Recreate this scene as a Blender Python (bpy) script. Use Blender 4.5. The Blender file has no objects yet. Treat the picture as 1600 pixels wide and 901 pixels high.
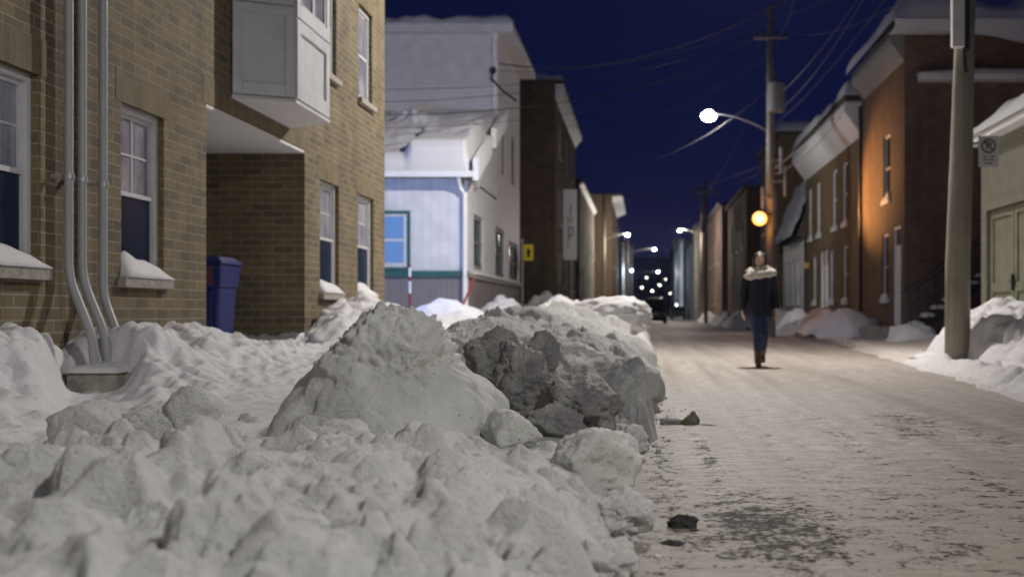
import bpy, bmesh, math, random
import numpy as np
from mathutils import Vector, Matrix, noise as mnoise

S = bpy.context.scene
C = S.collection
R = math.radians

# ------------------------------------------------------------------ camera
CAM_H = 0.80
F = 1800.0            # focal length in pixels of the 1600 px wide photograph
VX, VY = 1005.0, 488.0
cam = bpy.data.cameras.new('camera')
cam.sensor_width = 36.0
cam.lens = 36.0 * F / 1600.0
cam.shift_x = -(VX - 800.0) / 1600.0
cam.shift_y = (VY - 450.5) / 1600.0
cam.clip_end = 3000.0
cam.clip_start = 0.05
cam.dof.use_dof = True
cam.dof.focus_distance = 5.9
cam.dof.aperture_fstop = 2.1
camo = bpy.data.objects.new('camera', cam)
camo.location = (0, 0, CAM_H)
camo.rotation_euler = (R(90), 0, 0)
C.objects.link(camo)
S.camera = camo

# ------------------------------------------------------------------ sky (deep blue dusk)
W = bpy.data.worlds.new('World')
S.world = W
W.use_nodes = True
nt = W.node_tree
bg = nt.nodes['Background']
tc = nt.nodes.new('ShaderNodeTexCoord')
sep = nt.nodes.new('ShaderNodeSeparateXYZ')
nt.links.new(tc.outputs['Generated'], sep.inputs[0])
sr = nt.nodes.new('ShaderNodeValToRGB')          # last blue of dusk: a touch paler near the roofs
el = sr.color_ramp.elements
el[0].position = 0.0; el[0].color = (0.0085, 0.0090, 0.038, 1)
el[1].position = 0.45; el[1].color = (0.0030, 0.0046, 0.025, 1)
e = el.new(0.16); e.color = (0.0042, 0.0062, 0.034, 1)
nt.links.new(sep.outputs[2], sr.inputs[0])
nt.links.new(sr.outputs[0], bg.inputs[0])
bg.inputs[1].default_value = 1.0

S.view_settings.view_transform = 'Standard'
S.view_settings.look = 'None'
S.view_settings.exposure = 0.0
S.view_settings.gamma = 1.0
S.view_settings.use_curve_mapping = False
S.cycles.use_denoising = True
S.cycles.max_bounces = 5
S.cycles.diffuse_bounces = 3
S.cycles.glossy_bounces = 2
S.cycles.transmission_bounces = 2
S.cycles.sample_clamp_indirect = 4.0
S.cycles.caustics_reflective = False
S.cycles.caustics_refractive = False

# light levels
P_NEAR = 4500.0       # assumed street lamp on the near pole, just above the frame
P_FILL = 790.0        # added lamps out of view that fill and rake the near snow
P_MID = 1700.0         # the lamp seen over the street
P_SODIUM = 540.0
P_FLOOD = 500.0  # assumed cold lamp, unseen behind the tan building, lighting the lean-to
P_FAR = 800.0

# ------------------------------------------------------------------ helpers
WL = {}

def at(px, py, Y):
    return Vector(((px - VX) * Y / F, Y, CAM_H - (py - VY) * Y / F))

def tag(o, label=None, cat=None, group=None, kind=None):
    if label: o['label'] = label
    if cat: o['category'] = cat
    if group: o['group'] = group
    if kind: o['kind'] = kind
    return o

def thing(name, label, cat, loc=(0, 0, 0), group=None):
    o = bpy.data.objects.new(name, None)
    o.empty_display_size = 0.2
    o.location = loc
    C.objects.link(o)
    WL[o] = Vector(loc)
    return tag(o, label, cat, group)

def link_mesh(name, me, mats, parent=None, loc=None):
    o = bpy.data.objects.new(name, me)
    for m in (mats if isinstance(mats, (list, tuple)) else [mats]):
        if m is not None: me.materials.append(m)
    C.objects.link(o)
    if parent is not None:
        o.parent = parent
        off = WL[parent]
        me.transform(Matrix.Translation(-off))
        WL[o] = off
    else:
        off = Vector(loc) if loc is not None else Vector((0, 0, 0))
        me.transform(Matrix.Translation(-off))
        o.location = off
        WL[o] = off
    return o

def obj(name, bm, mats, parent=None, loc=None, smooth=False, bevel=0.0, recalc=True):
    if bevel > 0:
        bmesh.ops.bevel(bm, geom=list(bm.edges), offset=bevel, segments=2, affect='EDGES', profile=0.5)
    if recalc:
        bmesh.ops.recalc_face_normals(bm, faces=bm.faces)
    me = bpy.data.meshes.new(name)
    bm.to_mesh(me)
    bm.free()
    if smooth:
        me.polygons.foreach_set('use_smooth', [True] * len(me.polygons))
    return link_mesh(name, me, mats, parent, loc)

def BM():
    return bmesh.new()

def box(bm, x0, x1, y0, y1, z0, z1):
    if x0 > x1: x0, x1 = x1, x0
    if y0 > y1: y0, y1 = y1, y0
    if z0 > z1: z0, z1 = z1, z0
    v = [bm.verts.new(p) for p in ((x0,y0,z0),(x1,y0,z0),(x1,y1,z0),(x0,y1,z0),
                                   (x0,y0,z1),(x1,y0,z1),(x1,y1,z1),(x0,y1,z1))]
    for f in ((0,3,2,1),(4,5,6,7),(0,1,5,4),(1,2,6,5),(2,3,7,6),(3,0,4,7)):
        bm.faces.new([v[i] for i in f])
    return bm

def prism(bm, pts, axis, a0, a1):
    """extrude polygon pts (2d) along axis between a0 and a1"""
    def mk(p, a):
        if axis == 'x': return (a, p[0], p[1])
        if axis == 'y': return (p[0], a, p[1])
        return (p[0], p[1], a)
    lo = [bm.verts.new(mk(p, a0)) for p in pts]
    hi = [bm.verts.new(mk(p, a1)) for p in pts]
    n = len(pts)
    bm.faces.new(lo); bm.faces.new(hi[::-1])
    for i in range(n):
        bm.faces.new([lo[i], lo[(i+1) % n], hi[(i+1) % n], hi[i]])
    return bm

def tube(bm, pts, radii, seg=10, cap=True):
    pts = [Vector(p) for p in pts]
    if not isinstance(radii, (list, tuple)): radii = [radii] * len(pts)
    rings = []
    prev = None
    for i, p in enumerate(pts):
        if i == 0: t = pts[1] - pts[0]
        elif i == len(pts) - 1: t = pts[-1] - pts[-2]
        else: t = pts[i+1] - pts[i-1]
        t.normalize()
        if prev is None:
            a = Vector((0, 0, 1)) if abs(t.z) < 0.9 else Vector((1, 0, 0))
            u = t.cross(a).normalized()
        else:
            u = (prev - t * prev.dot(t)).normalized()
        prev = u
        w = t.cross(u)
        rings.append([bm.verts.new(p + (u * math.cos(2*math.pi*k/seg) + w * math.sin(2*math.pi*k/seg)) * radii[i]) for k in range(seg)])
    for a, b in zip(rings, rings[1:]):
        for k in range(seg):
            bm.faces.new([a[k], a[(k+1) % seg], b[(k+1) % seg], b[k]])
    if cap:
        bm.faces.new(rings[0][::-1]); bm.faces.new(rings[-1])
    return bm

def ellip(bm, c, r, sub=3, rot=None):
    res = bmesh.ops.create_icosphere(bm, subdivisions=sub, radius=1.0)
    M = Matrix.Translation(Vector(c)) @ (rot.to_4x4() if rot else Matrix.Identity(4)) @ Matrix.Diagonal((r[0], r[1], r[2], 1))
    bmesh.ops.transform(bm, matrix=M, verts=res['verts'])
    return bm

def lathe(bm, c, prof, seg=20):
    rings = []
    for (r, z) in prof:
        rings.append([bm.verts.new((c[0] + r*math.cos(2*math.pi*k/seg), c[1] + r*math.sin(2*math.pi*k/seg), c[2] + z)) for k in range(seg)])
    for a, b in zip(rings, rings[1:]):
        for k in range(seg):
            bm.faces.new([a[k], a[(k+1) % seg], b[(k+1) % seg], b[k]])
    bm.faces.new(rings[0][::-1]); bm.faces.new(rings[-1])
    return bm

# ------------------------------------------------------------------ noise in numpy
_rng = np.random.RandomState(7)
_perm = _rng.permutation(512)
_perm = np.concatenate([_perm, _perm, _perm])
_gx = np.cos(np.linspace(0, 2*np.pi, 512, endpoint=False)); _gy = np.sin(np.linspace(0, 2*np.pi, 512, endpoint=False))

def pnoise(x, y, seed=0):
    x = np.asarray(x, float) + seed * 17.31; y = np.asarray(y, float) + seed * 9.77
    xi = np.floor(x).astype(int); yi = np.floor(y).astype(int)
    xf = x - xi; yf = y - yi
    u = xf**3*(xf*(xf*6-15)+10); v = yf**3*(yf*(yf*6-15)+10)
    def g(ix, iy, dx, dy):
        h = _perm[(_perm[ix & 511] + iy) & 511]
        return _gx[h]*dx + _gy[h]*dy
    a = g(xi, yi, xf, yf); b = g(xi+1, yi, xf-1, yf)
    c = g(xi, yi+1, xf, yf-1); d = g(xi+1, yi+1, xf-1, yf-1)
    return (a + u*(b-a)) + v*((c + u*(d-c)) - (a + u*(b-a)))

def fbm(x, y, oct=4, seed=0, gain=0.5):
    s = 0; a = 1.0; f = 1.0
    for i in range(oct):
        s = s + a * pnoise(x*f, y*f, seed + i*3)
        a *= gain; f *= 2.03
    return s

def sstep(a, b, x):
    t = np.clip((x - a) / (b - a), 0, 1)
    return t*t*(3-2*t)

def grid_mesh(name, X, Y, Z, mats, parent=None, mat_index=None, smooth=True):
    n, m = X.shape
    co = np.stack([X, Y, Z], -1).reshape(-1, 3)
    idx = np.arange(n*m).reshape(n, m)
    q = np.stack([idx[:-1,:-1], idx[1:,:-1], idx[1:,1:], idx[:-1,1:]], -1).reshape(-1, 4)
    me = bpy.data.meshes.new(name)
    me.vertices.add(len(co)); me.vertices.foreach_set('co', co.astype(np.float32).ravel())
    me.loops.add(q.size); me.loops.foreach_set('vertex_index', q.ravel().astype(np.int32))
    me.polygons.add(len(q)); me.polygons.foreach_set('loop_start', np.arange(0, q.size, 4, dtype=np.int32))
    me.update(calc_edges=True)
    me.polygons.foreach_set('use_smooth', [smooth]*len(q))
    return link_mesh(name, me, mats, parent)

# ------------------------------------------------------------------ materials
def newmat(name):
    m = bpy.data.materials.new(name)
    m.use_nodes = True
    nt = m.node_tree
    return m, nt, nt.nodes['Principled BSDF']

def node(nt, t, **kw):
    n = nt.nodes.new(t)
    for k, v in kw.items(): setattr(n, k, v)
    return n

def objco(nt):
    return node(nt, 'ShaderNodeTexCoord').outputs['Object']

def ramp(nt, src, stops):
    r = node(nt, 'ShaderNodeValToRGB')
    el = r.color_ramp.elements
    while len(el) < len(stops): el.new(0.5)
    for e, (p, c) in zip(el, stops):
        e.position = p
        e.color = (c[0], c[1], c[2], 1) if isinstance(c, (tuple, list)) else (c, c, c, 1)
    nt.links.new(src, r.inputs[0])
    return r.outputs[0]

def noisetex(nt, scale, detail=4, rough=0.55, vec=None, dist=0.0):
    n = node(nt, 'ShaderNodeTexNoise')
    n.inputs['Scale'].default_value = scale
    n.inputs['Detail'].default_value = detail
    n.inputs['Roughness'].default_value = rough
    n.inputs['Distortion'].default_value = dist
    nt.links.new(vec if vec is not None else objco(nt), n.inputs['Vector'])
    return n.outputs['Fac']

def mixc(nt, fac, a, b, mode='MIX'):
    m = node(nt, 'ShaderNodeMix', data_type='RGBA', blend_type=mode)
    for sock, v in ((m.inputs[0], fac), (m.inputs[6], a), (m.inputs[7], b)):
        if isinstance(v, bpy.types.NodeSocket): nt.links.new(v, sock)
        elif isinstance(v, (int, float)): sock.default_value = v
        else: sock.default_value = (v[0], v[1], v[2], 1)
    return m.outputs[2]

def math_(nt, op, a, b=0.0, clamp=False):
    m = node(nt, 'ShaderNodeMath', operation=op, use_clamp=clamp)
    for sock, v in ((m.inputs[0], a), (m.inputs[1], b)):
        if isinstance(v, bpy.types.NodeSocket): nt.links.new(v, sock)
        else: sock.default_value = v
    return m.outputs[0]

def bump(nt, p, height, strength=0.5, dist=0.01):
    b = node(nt, 'ShaderNodeBump')
    b.inputs['Strength'].default_value = strength
    b.inputs['Distance'].default_value = dist
    nt.links.new(height, b.inputs['Height'])
    nt.links.new(b.outputs[0], p.inputs['Normal'])
    return b

def pmat(name, col, rough=0.6, var=0.15, scale=8.0, metallic=0.0, bs=0.0, bscale=60.0, bd=0.004):
    """paint, metal, concrete...: a base colour with uneven wear"""
    m, nt, p = newmat(name)
    f = noisetex(nt, scale, 5)
    c = tuple(max(0, x*(1-var)) for x in col), tuple(min(1, x*(1+var)) for x in col)
    nt.links.new(ramp(nt, f, [(0.3, c[0]), (0.7, c[1])]), p.inputs['Base Color'])
    p.inputs['Roughness'].default_value = rough
    p.inputs['Metallic'].default_value = metallic
    if bs > 0:
        bump(nt, p, noisetex(nt, bscale, 3), bs, bd)
    return m

def emat(name, col, strength):
    m, nt, p = newmat(name)
    p.inputs['Base Color'].default_value = (0.6, 0.6, 0.6, 1)
    p.inputs['Emission Color'].default_value = (*col, 1)
    p.inputs['Emission Strength'].default_value = strength
    return m

def wall_uv(nt):
    """u along the wall, v up, whatever way the wall faces"""
    co = node(nt, 'ShaderNodeSeparateXYZ'); nt.links.new(objco(nt), co.inputs[0])
    nn = node(nt, 'ShaderNodeSeparateXYZ'); nt.links.new(node(nt, 'ShaderNodeNewGeometry').outputs['True Normal'], nn.inputs[0])
    fy = math_(nt, 'GREATER_THAN', math_(nt, 'ABSOLUTE', nn.outputs[1]), 0.7)
    u = math_(nt, 'ADD', math_(nt, 'MULTIPLY', fy, co.outputs[0]), math_(nt, 'MULTIPLY', math_(nt, 'SUBTRACT', 1.0, fy), co.outputs[1]))
    return u, co.outputs[2]

def brickmat(name, c1, c2, mortar, bw=0.267, bh=0.089, ms=0.0065, soldier=False, dark=0.5, bumpd=0.006):
    m, nt, p = newmat(name)
    u, v = wall_uv(nt)
    cb = node(nt, 'ShaderNodeCombineXYZ')
    if soldier:
        nt.links.new(v, cb.inputs[0]); nt.links.new(u, cb.inputs[1])
    else:
        nt.links.new(u, cb.inputs[0]); nt.links.new(v, cb.inputs[1])
    b = node(nt, 'ShaderNodeTexBrick')
    b.offset = 0.0 if soldier else 0.5
    nt.links.new(cb.outputs[0], b.inputs['Vector'])
    b.inputs['Color1'].default_value = (*c1, 1); b.inputs['Color2'].default_value = (*c2, 1)
    b.inputs['Mortar'].default_value = (*mortar, 1)
    b.inputs['Scale'].default_value = 1.0
    b.inputs['Mortar Size'].default_value = ms
    b.inputs['Mortar Smooth'].default_value = 0.25
    b.inputs['Bias'].default_value = -0.1
    b.inputs['Brick Width'].default_value = bw if not soldier else 0.27
    b.inputs['Row Height'].default_value = bh
    # worn patches and blotches inside each brick
    n1 = noisetex(nt, 34.0, 5, 0.7)
    n2 = noisetex(nt, 2.3, 4, 0.6)
    col = mixc(nt, dark, b.outputs['Color'], ramp(nt, n1, [(0.3, 0.55), (0.7, 1.25)]), 'MULTIPLY')
    mpz = node(nt, 'ShaderNodeMapping'); mpz.inputs['Scale'].default_value = (2.2, 2.2, 0.22)
    nt.links.new(objco(nt), mpz.inputs[0])
    n7 = noisetex(nt, 1.0, 5, 0.65, mpz.outputs[0])
    col = mixc(nt, 0.8, col, ramp(nt, n2, [(0.25, 0.68), (0.75, 1.18)]), 'MULTIPLY')
    col = mixc(nt, 0.6, col, ramp(nt, n7, [(0.30, 0.60), (0.55, 1.05)]), 'MULTIPLY')
    nt.links.new(col, p.inputs['Base Color'])
    p.inputs['Roughness'].default_value = 0.85
    h = math_(nt, 'SUBTRACT', math_(nt, 'MULTIPLY', n1, 0.35), b.outputs['Fac'])
    bump(nt, p, h, 0.7, bumpd)
    return m

def linemat(name, col, period, axis='v', rough=0.5, depth=0.01, var=0.1, duty=0.12):
    """clapboards (axis v) or vertical boards (axis u)"""
    m, nt, p = newmat(name)
    u, v = wall_uv(nt)
    s = v if axis == 'v' else u
    fr = math_(nt, 'FRACT', math_(nt, 'DIVIDE', s, period))
    groove = math_(nt, 'LESS_THAN', fr, duty)
    n1 = noisetex(nt, 3.0, 5)
    c = mixc(nt, 1.0, col, ramp(nt, n1, [(0.3, 1-var), (0.7, 1+var)]), 'MULTIPLY')
    c = mixc(nt, math_(nt, 'MULTIPLY', groove, 0.35), c, tuple(x*0.5 for x in col))
    nt.links.new(c, p.inputs['Base Color'])
    p.inputs['Roughness'].default_value = rough
    h = math_(nt, 'SUBTRACT', fr, math_(nt, 'MULTIPLY', groove, 1.0)) if axis == 'v' else math_(nt, 'SUBTRACT', 1.0, groove)
    bump(nt, p, h, 0.6, depth)
    return m

def snowmat(name, col, dirt=(0.3, 0.28, 0.24), dirt_amt=0.25, speck=0.6, bs=0.5, scale=1.0, sss=0.0, dark=None, soot=False):
    m, nt, p = newmat(name)
    co = objco(nt)
    n1 = noisetex(nt, 2.2*scale, 6, 0.6, co)
    n2 = noisetex(nt, 14.0*scale, 5, 0.65, co)
    c = mixc(nt, ramp(nt, n1, [(0.38, 0.0), (0.75, dirt_amt)]), col, dirt)
    c = mixc(nt, ramp(nt, n2, [(0.35, 0.0), (0.8, 0.22)]), c, tuple(x*0.72 for x in col))
    if dark is not None:
        n4 = noisetex(nt, 5.0*scale, 7, 0.7, co)
        c = mixc(nt, ramp(nt, n4, [(0.40, 0.15), (0.54, 0.92)]), c, dark)
    if soot:
        av = node(nt, 'ShaderNodeAttribute'); av.attribute_name = 'soot'
        n6 = noisetex(nt, 9.0, 7, 0.7, co)
        c = mixc(nt, math_(nt, 'MULTIPLY', av.outputs['Fac'], ramp(nt, n6, [(0.36, 0.15), (0.54, 0.92)])), c, (0.20, 0.198, 0.205))
    # grit: sparse dark grains
    vo = node(nt, 'ShaderNodeTexVoronoi'); vo.inputs['Scale'].default_value = 26.0*scale
    nt.links.new(co, vo.inputs['Vector'])
    sp = math_(nt, 'MULTIPLY', math_(nt, 'LESS_THAN', vo.outputs['Distance'], 0.10), math_(nt, 'GREATER_THAN', noisetex(nt, 6.0, 2, 0.5, co), 0.56))
    c = mixc(nt, math_(nt, 'MULTIPLY', sp, speck), c, (0.07, 0.06, 0.05))
    nt.links.new(c, p.inputs['Base Color'])
    p.inputs['Roughness'].default_value = 0.55
    p.inputs['Specular IOR Level'].default_value = 0.35
    if sss > 0:
        p.inputs['Subsurface Weight'].default_value = sss
        p.inputs['Subsurface Radius'].default_value = (1.0, 0.95, 0.85)
        p.inputs['Subsurface Scale'].default_value = 0.025
    n3 = noisetex(nt, 45.0*scale, 5, 0.7, co)
    n5 = noisetex(nt, 190.0*scale, 3, 0.7, co)
    bump(nt, p, math_(nt, 'ADD', n3, math_(nt, 'MULTIPLY', n5, 0.35)), bs, 0.03/scale)
    return m

M = {}
M['brick'] = brickmat('tan_brick', (0.205, 0.156, 0.078), (0.115, 0.092, 0.060), (0.30, 0.26, 0.20))
M['brick_soldier'] = brickmat('tan_brick_upright', (0.205, 0.156, 0.078), (0.135, 0.104, 0.060), (0.22, 0.185, 0.135), soldier=True)
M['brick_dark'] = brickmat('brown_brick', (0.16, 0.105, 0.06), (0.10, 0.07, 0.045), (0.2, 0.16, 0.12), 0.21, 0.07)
M['brick_rust'] = brickmat('rust_brick', (0.21, 0.125, 0.062), (0.155, 0.09, 0.048), (0.17, 0.125, 0.085), 0.21, 0.07)
M['brick_beige'] = brickmat('beige_brick', (0.215, 0.148, 0.066), (0.16, 0.113, 0.055), (0.19, 0.145, 0.085), 0.21, 0.07)
M['brick_lit'] = brickmat('lit_brown_brick', (0.40, 0.30, 0.15), (0.30, 0.23, 0.12), (0.34, 0.28, 0.18), 0.21, 0.07)  # lamplight on the brown block's street face, painted in as lighter brick
M['brick_red'] = brickmat('dark_red_brick', (0.23, 0.14, 0.10), (0.16, 0.10, 0.075), (0.21, 0.16, 0.13), 0.21, 0.07)
M['vinyl'] = pmat('white_vinyl', (0.60, 0.60, 0.61), 0.4, 0.05)
M['bay_paint'] = pmat('bay_paint', (0.62, 0.63, 0.64), 0.45, 0.08, 4, bs=0.1)
M['soffit'] = pmat('soffit_board', (0.72, 0.70, 0.70), 0.6, 0.05)
M['concrete'] = pmat('concrete', (0.33, 0.30, 0.26), 0.9, 0.3, 14, bs=0.5, bscale=70)
M['conduit'] = pmat('grey_conduit', (0.36, 0.36, 0.37), 0.45, 0.08, 6)
M['steel'] = pmat('galvanised_steel', (0.45, 0.46, 0.47), 0.45, 0.15, 8, 0.6)
M['darkmetal'] = pmat('dark_metal', (0.03, 0.03, 0.035), 0.5, 0.2)
M['rubber'] = pmat('rubber', (0.02, 0.02, 0.02), 0.8, 0.2)
M['clap'] = linemat('white_clapboard', (0.72, 0.70, 0.70), 0.12, 'v', duty=0.10)
M['board_white'] = linemat('white_vertical_boards', (0.70, 0.70, 0.72), 0.20, 'u', duty=0.07)
M['board_grey'] = linemat('grey_vertical_boards', (0.21, 0.19, 0.19), 0.13, 'u', duty=0.14)
M['green_trim'] = pmat('dark_green_trim', (0.03, 0.11, 0.10), 0.5, 0.15)
M['trim_grey'] = pmat('grey_trim', (0.28, 0.27, 0.26), 0.6, 0.15)
M['fascia'] = pmat('white_fascia', (0.86, 0.86, 0.85), 0.5, 0.05)
M['roof_dark'] = pmat('dark_roofing', (0.07, 0.065, 0.06), 0.8, 0.2)
M['glass_dark'] = pmat('night_window_glass', (0.020, 0.030, 0.06), 0.16, 0.3, 1.5)
M['glass_dark'].node_tree.nodes['Principled BSDF'].inputs['Specular IOR Level'].default_value = 0.08
M['wood_pole'] = None
M['cable'] = pmat('cable_sheath', (0.03, 0.03, 0.033), 0.5, 0.2)
M['garage_paint'] = linemat('pale_green_boards', (0.22, 0.22, 0.155), 0.11, 'u', duty=0.07, var=0.2)
M['garage_wall'] = linemat('cream_siding', (0.21, 0.20, 0.155), 0.13, 'v', duty=0.1, var=0.12)
M['stucco_grey'] = pmat('grey_stucco', (0.30, 0.28, 0.25), 0.85, 0.2, 3)
M['stucco_blue'] = pmat('blue_grey_siding', (0.22, 0.28, 0.38), 0.7, 0.2, 3)
M['white_paint'] = pmat('white_paint', (0.80, 0.79, 0.78), 0.6, 0.1, 4)
M['yellow_paint_and_light'] = pmat('yellow_paint_and_light', (0.55, 0.36, 0.12), 0.7, 0.15, 4)  # paint of the lamp box; on the far house front, yellow lamplight as colour
M['snow'] = snowmat('clean_snow', (0.80, 0.79, 0.80), (0.5, 0.48, 0.45), 0.12, 0.2, 0.5)
M['snow_bank'] = snowmat('ploughed_snow', (0.85, 0.845, 0.815), (0.40, 0.385, 0.34), 0.30, 0.5, 1.0, sss=0.15, soot=True)
M['snow_ice'] = snowmat('packed_snow_chunk', (0.68, 0.68, 0.635), (0.38, 0.375, 0.34), 0.75, 0.9, 0.6, sss=0.15)
M['snow_dirty'] = snowmat('sooty_snow', (0.60, 0.59, 0.57), (0.30, 0.29, 0.28), 0.7, 0.9, 1.0, 1.0, dark=(0.29, 0.283, 0.28))
M['snow_path'] = snowmat('trodden_snow', (0.74, 0.71, 0.70), (0.36, 0.31, 0.27), 0.3, 0.5, 0.7)
M['asphalt_lump'] = pmat('asphalt_lump', (0.028, 0.027, 0.026), 0.85, 0.4, 30, bs=0.8, bscale=80, bd=0.01)
M['leaf_mush'] = pmat('frozen_leaf_mush', (0.17, 0.155, 0.105), 0.8, 0.5, 30, bs=0.8, bscale=60, bd=0.01)
M['sign_white'] = pmat('sign_white', (0.72, 0.72, 0.72), 0.45, 0.06)
M['sign_yellow'] = pmat('sign_yellow', (0.75, 0.62, 0.02), 0.45, 0.06)
M['sign_black'] = pmat('sign_black', (0.02, 0.02, 0.02), 0.5, 0.1)
M['sign_red'] = pmat('sign_red', (0.5, 0.03, 0.02), 0.5, 0.1)
M['stake_red'] = pmat('stake_red', (0.24, 0.022, 0.02), 0.5, 0.15)
M['bin_blue'] = pmat('bin_blue', (0.007, 0.017, 0.13), 0.45, 0.2, 5, bs=0.1)
M['bin_label'] = pmat('bin_label', (0.10, 0.035, 0.06), 0.6, 0.2)
M['orange'] = pmat('orange_plastic', (0.7, 0.22, 0.05), 0.5, 0.15)
M['lamp_led'] = emat('lamp_led', (1.0, 0.97, 0.98), 120.0)
M['lamp_far'] = emat('lamp_far', (1.0, 0.96, 0.86), 60.0)
M['lamp_dim'] = emat('lamp_dim', (1.0, 0.93, 0.80), 14.0)
M['lamp_cold'] = emat('lamp_cold', (0.62, 0.82, 1.0), 12.0)
M['lamp_sodium'] = emat('lamp_sodium', (1.0, 0.34, 0.05), 3.0)
M['lamp_flood_assumed'] = emat('lamp_flood_assumed', (0.45, 0.65, 1.0), 30.0)
M['pane_blue'] = emat('lit_blue_pane', (0.16, 0.36, 0.80), 0.42)
M['pane_blue'].node_tree.nodes['Principled BSDF'].inputs['Base Color'].default_value = (0.06, 0.12, 0.25, 1)
M['pane_warm'] = emat('lit_warm_pane', (1.0, 0.75, 0.4), 1.4)
M['pane_pale'] = pmat('curtained_pane', (0.34, 0.34, 0.38), 0.3, 0.2, 3)

def woodpole():
    m, nt, p = newmat('weathered_pole_wood')
    co = objco(nt)
    mp = node(nt, 'ShaderNodeMapping'); mp.inputs['Scale'].default_value = (22, 22, 0.5)
    nt.links.new(co, mp.inputs[0])
    n = noisetex(nt, 1.0, 6, 0.7, mp.outputs[0])
    n2 = noisetex(nt, 1.4, 4, 0.6, co)
    c = ramp(nt, n, [(0.3, (0.28, 0.245, 0.195)), (0.55, (0.37, 0.335, 0.275)), (0.8, (0.43, 0.395, 0.33))])
    c = mixc(nt, 0.8, c, ramp(nt, n2, [(0.3, 0.65), (0.7, 1.1)]), 'MULTIPLY')
    nt.links.new(c, p.inputs['Base Color'])
    p.inputs['Roughness'].default_value = 0.85
    bump(nt, p, n, 0.6, 0.012)
    return m
M['wood_pole'] = woodpole()

def curtain():
    m, nt, p = newmat('frosted_curtain_pane')
    co = objco(nt)
    n = noisetex(nt, 2.6, 5, 0.6, co)
    mp = node(nt, 'ShaderNodeMapping'); mp.inputs['Scale'].default_value = (1, 16, 0.6)
    nt.links.new(co, mp.inputs[0])
    n2 = noisetex(nt, 1.0, 3, 0.5, mp.outputs[0])
    c = mixc(nt, 0.6, ramp(nt, n, [(0.3, (0.13, 0.14, 0.2)), (0.65, (0.40, 0.39, 0.46))]), ramp(nt, n2, [(0.3, 0.6), (0.7, 1.2)]), 'MULTIPLY')
    nt.links.new(c, p.inputs['Base Color'])
    p.inputs['Roughness'].default_value = 0.12
    return m
M['curtain'] = curtain()

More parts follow.
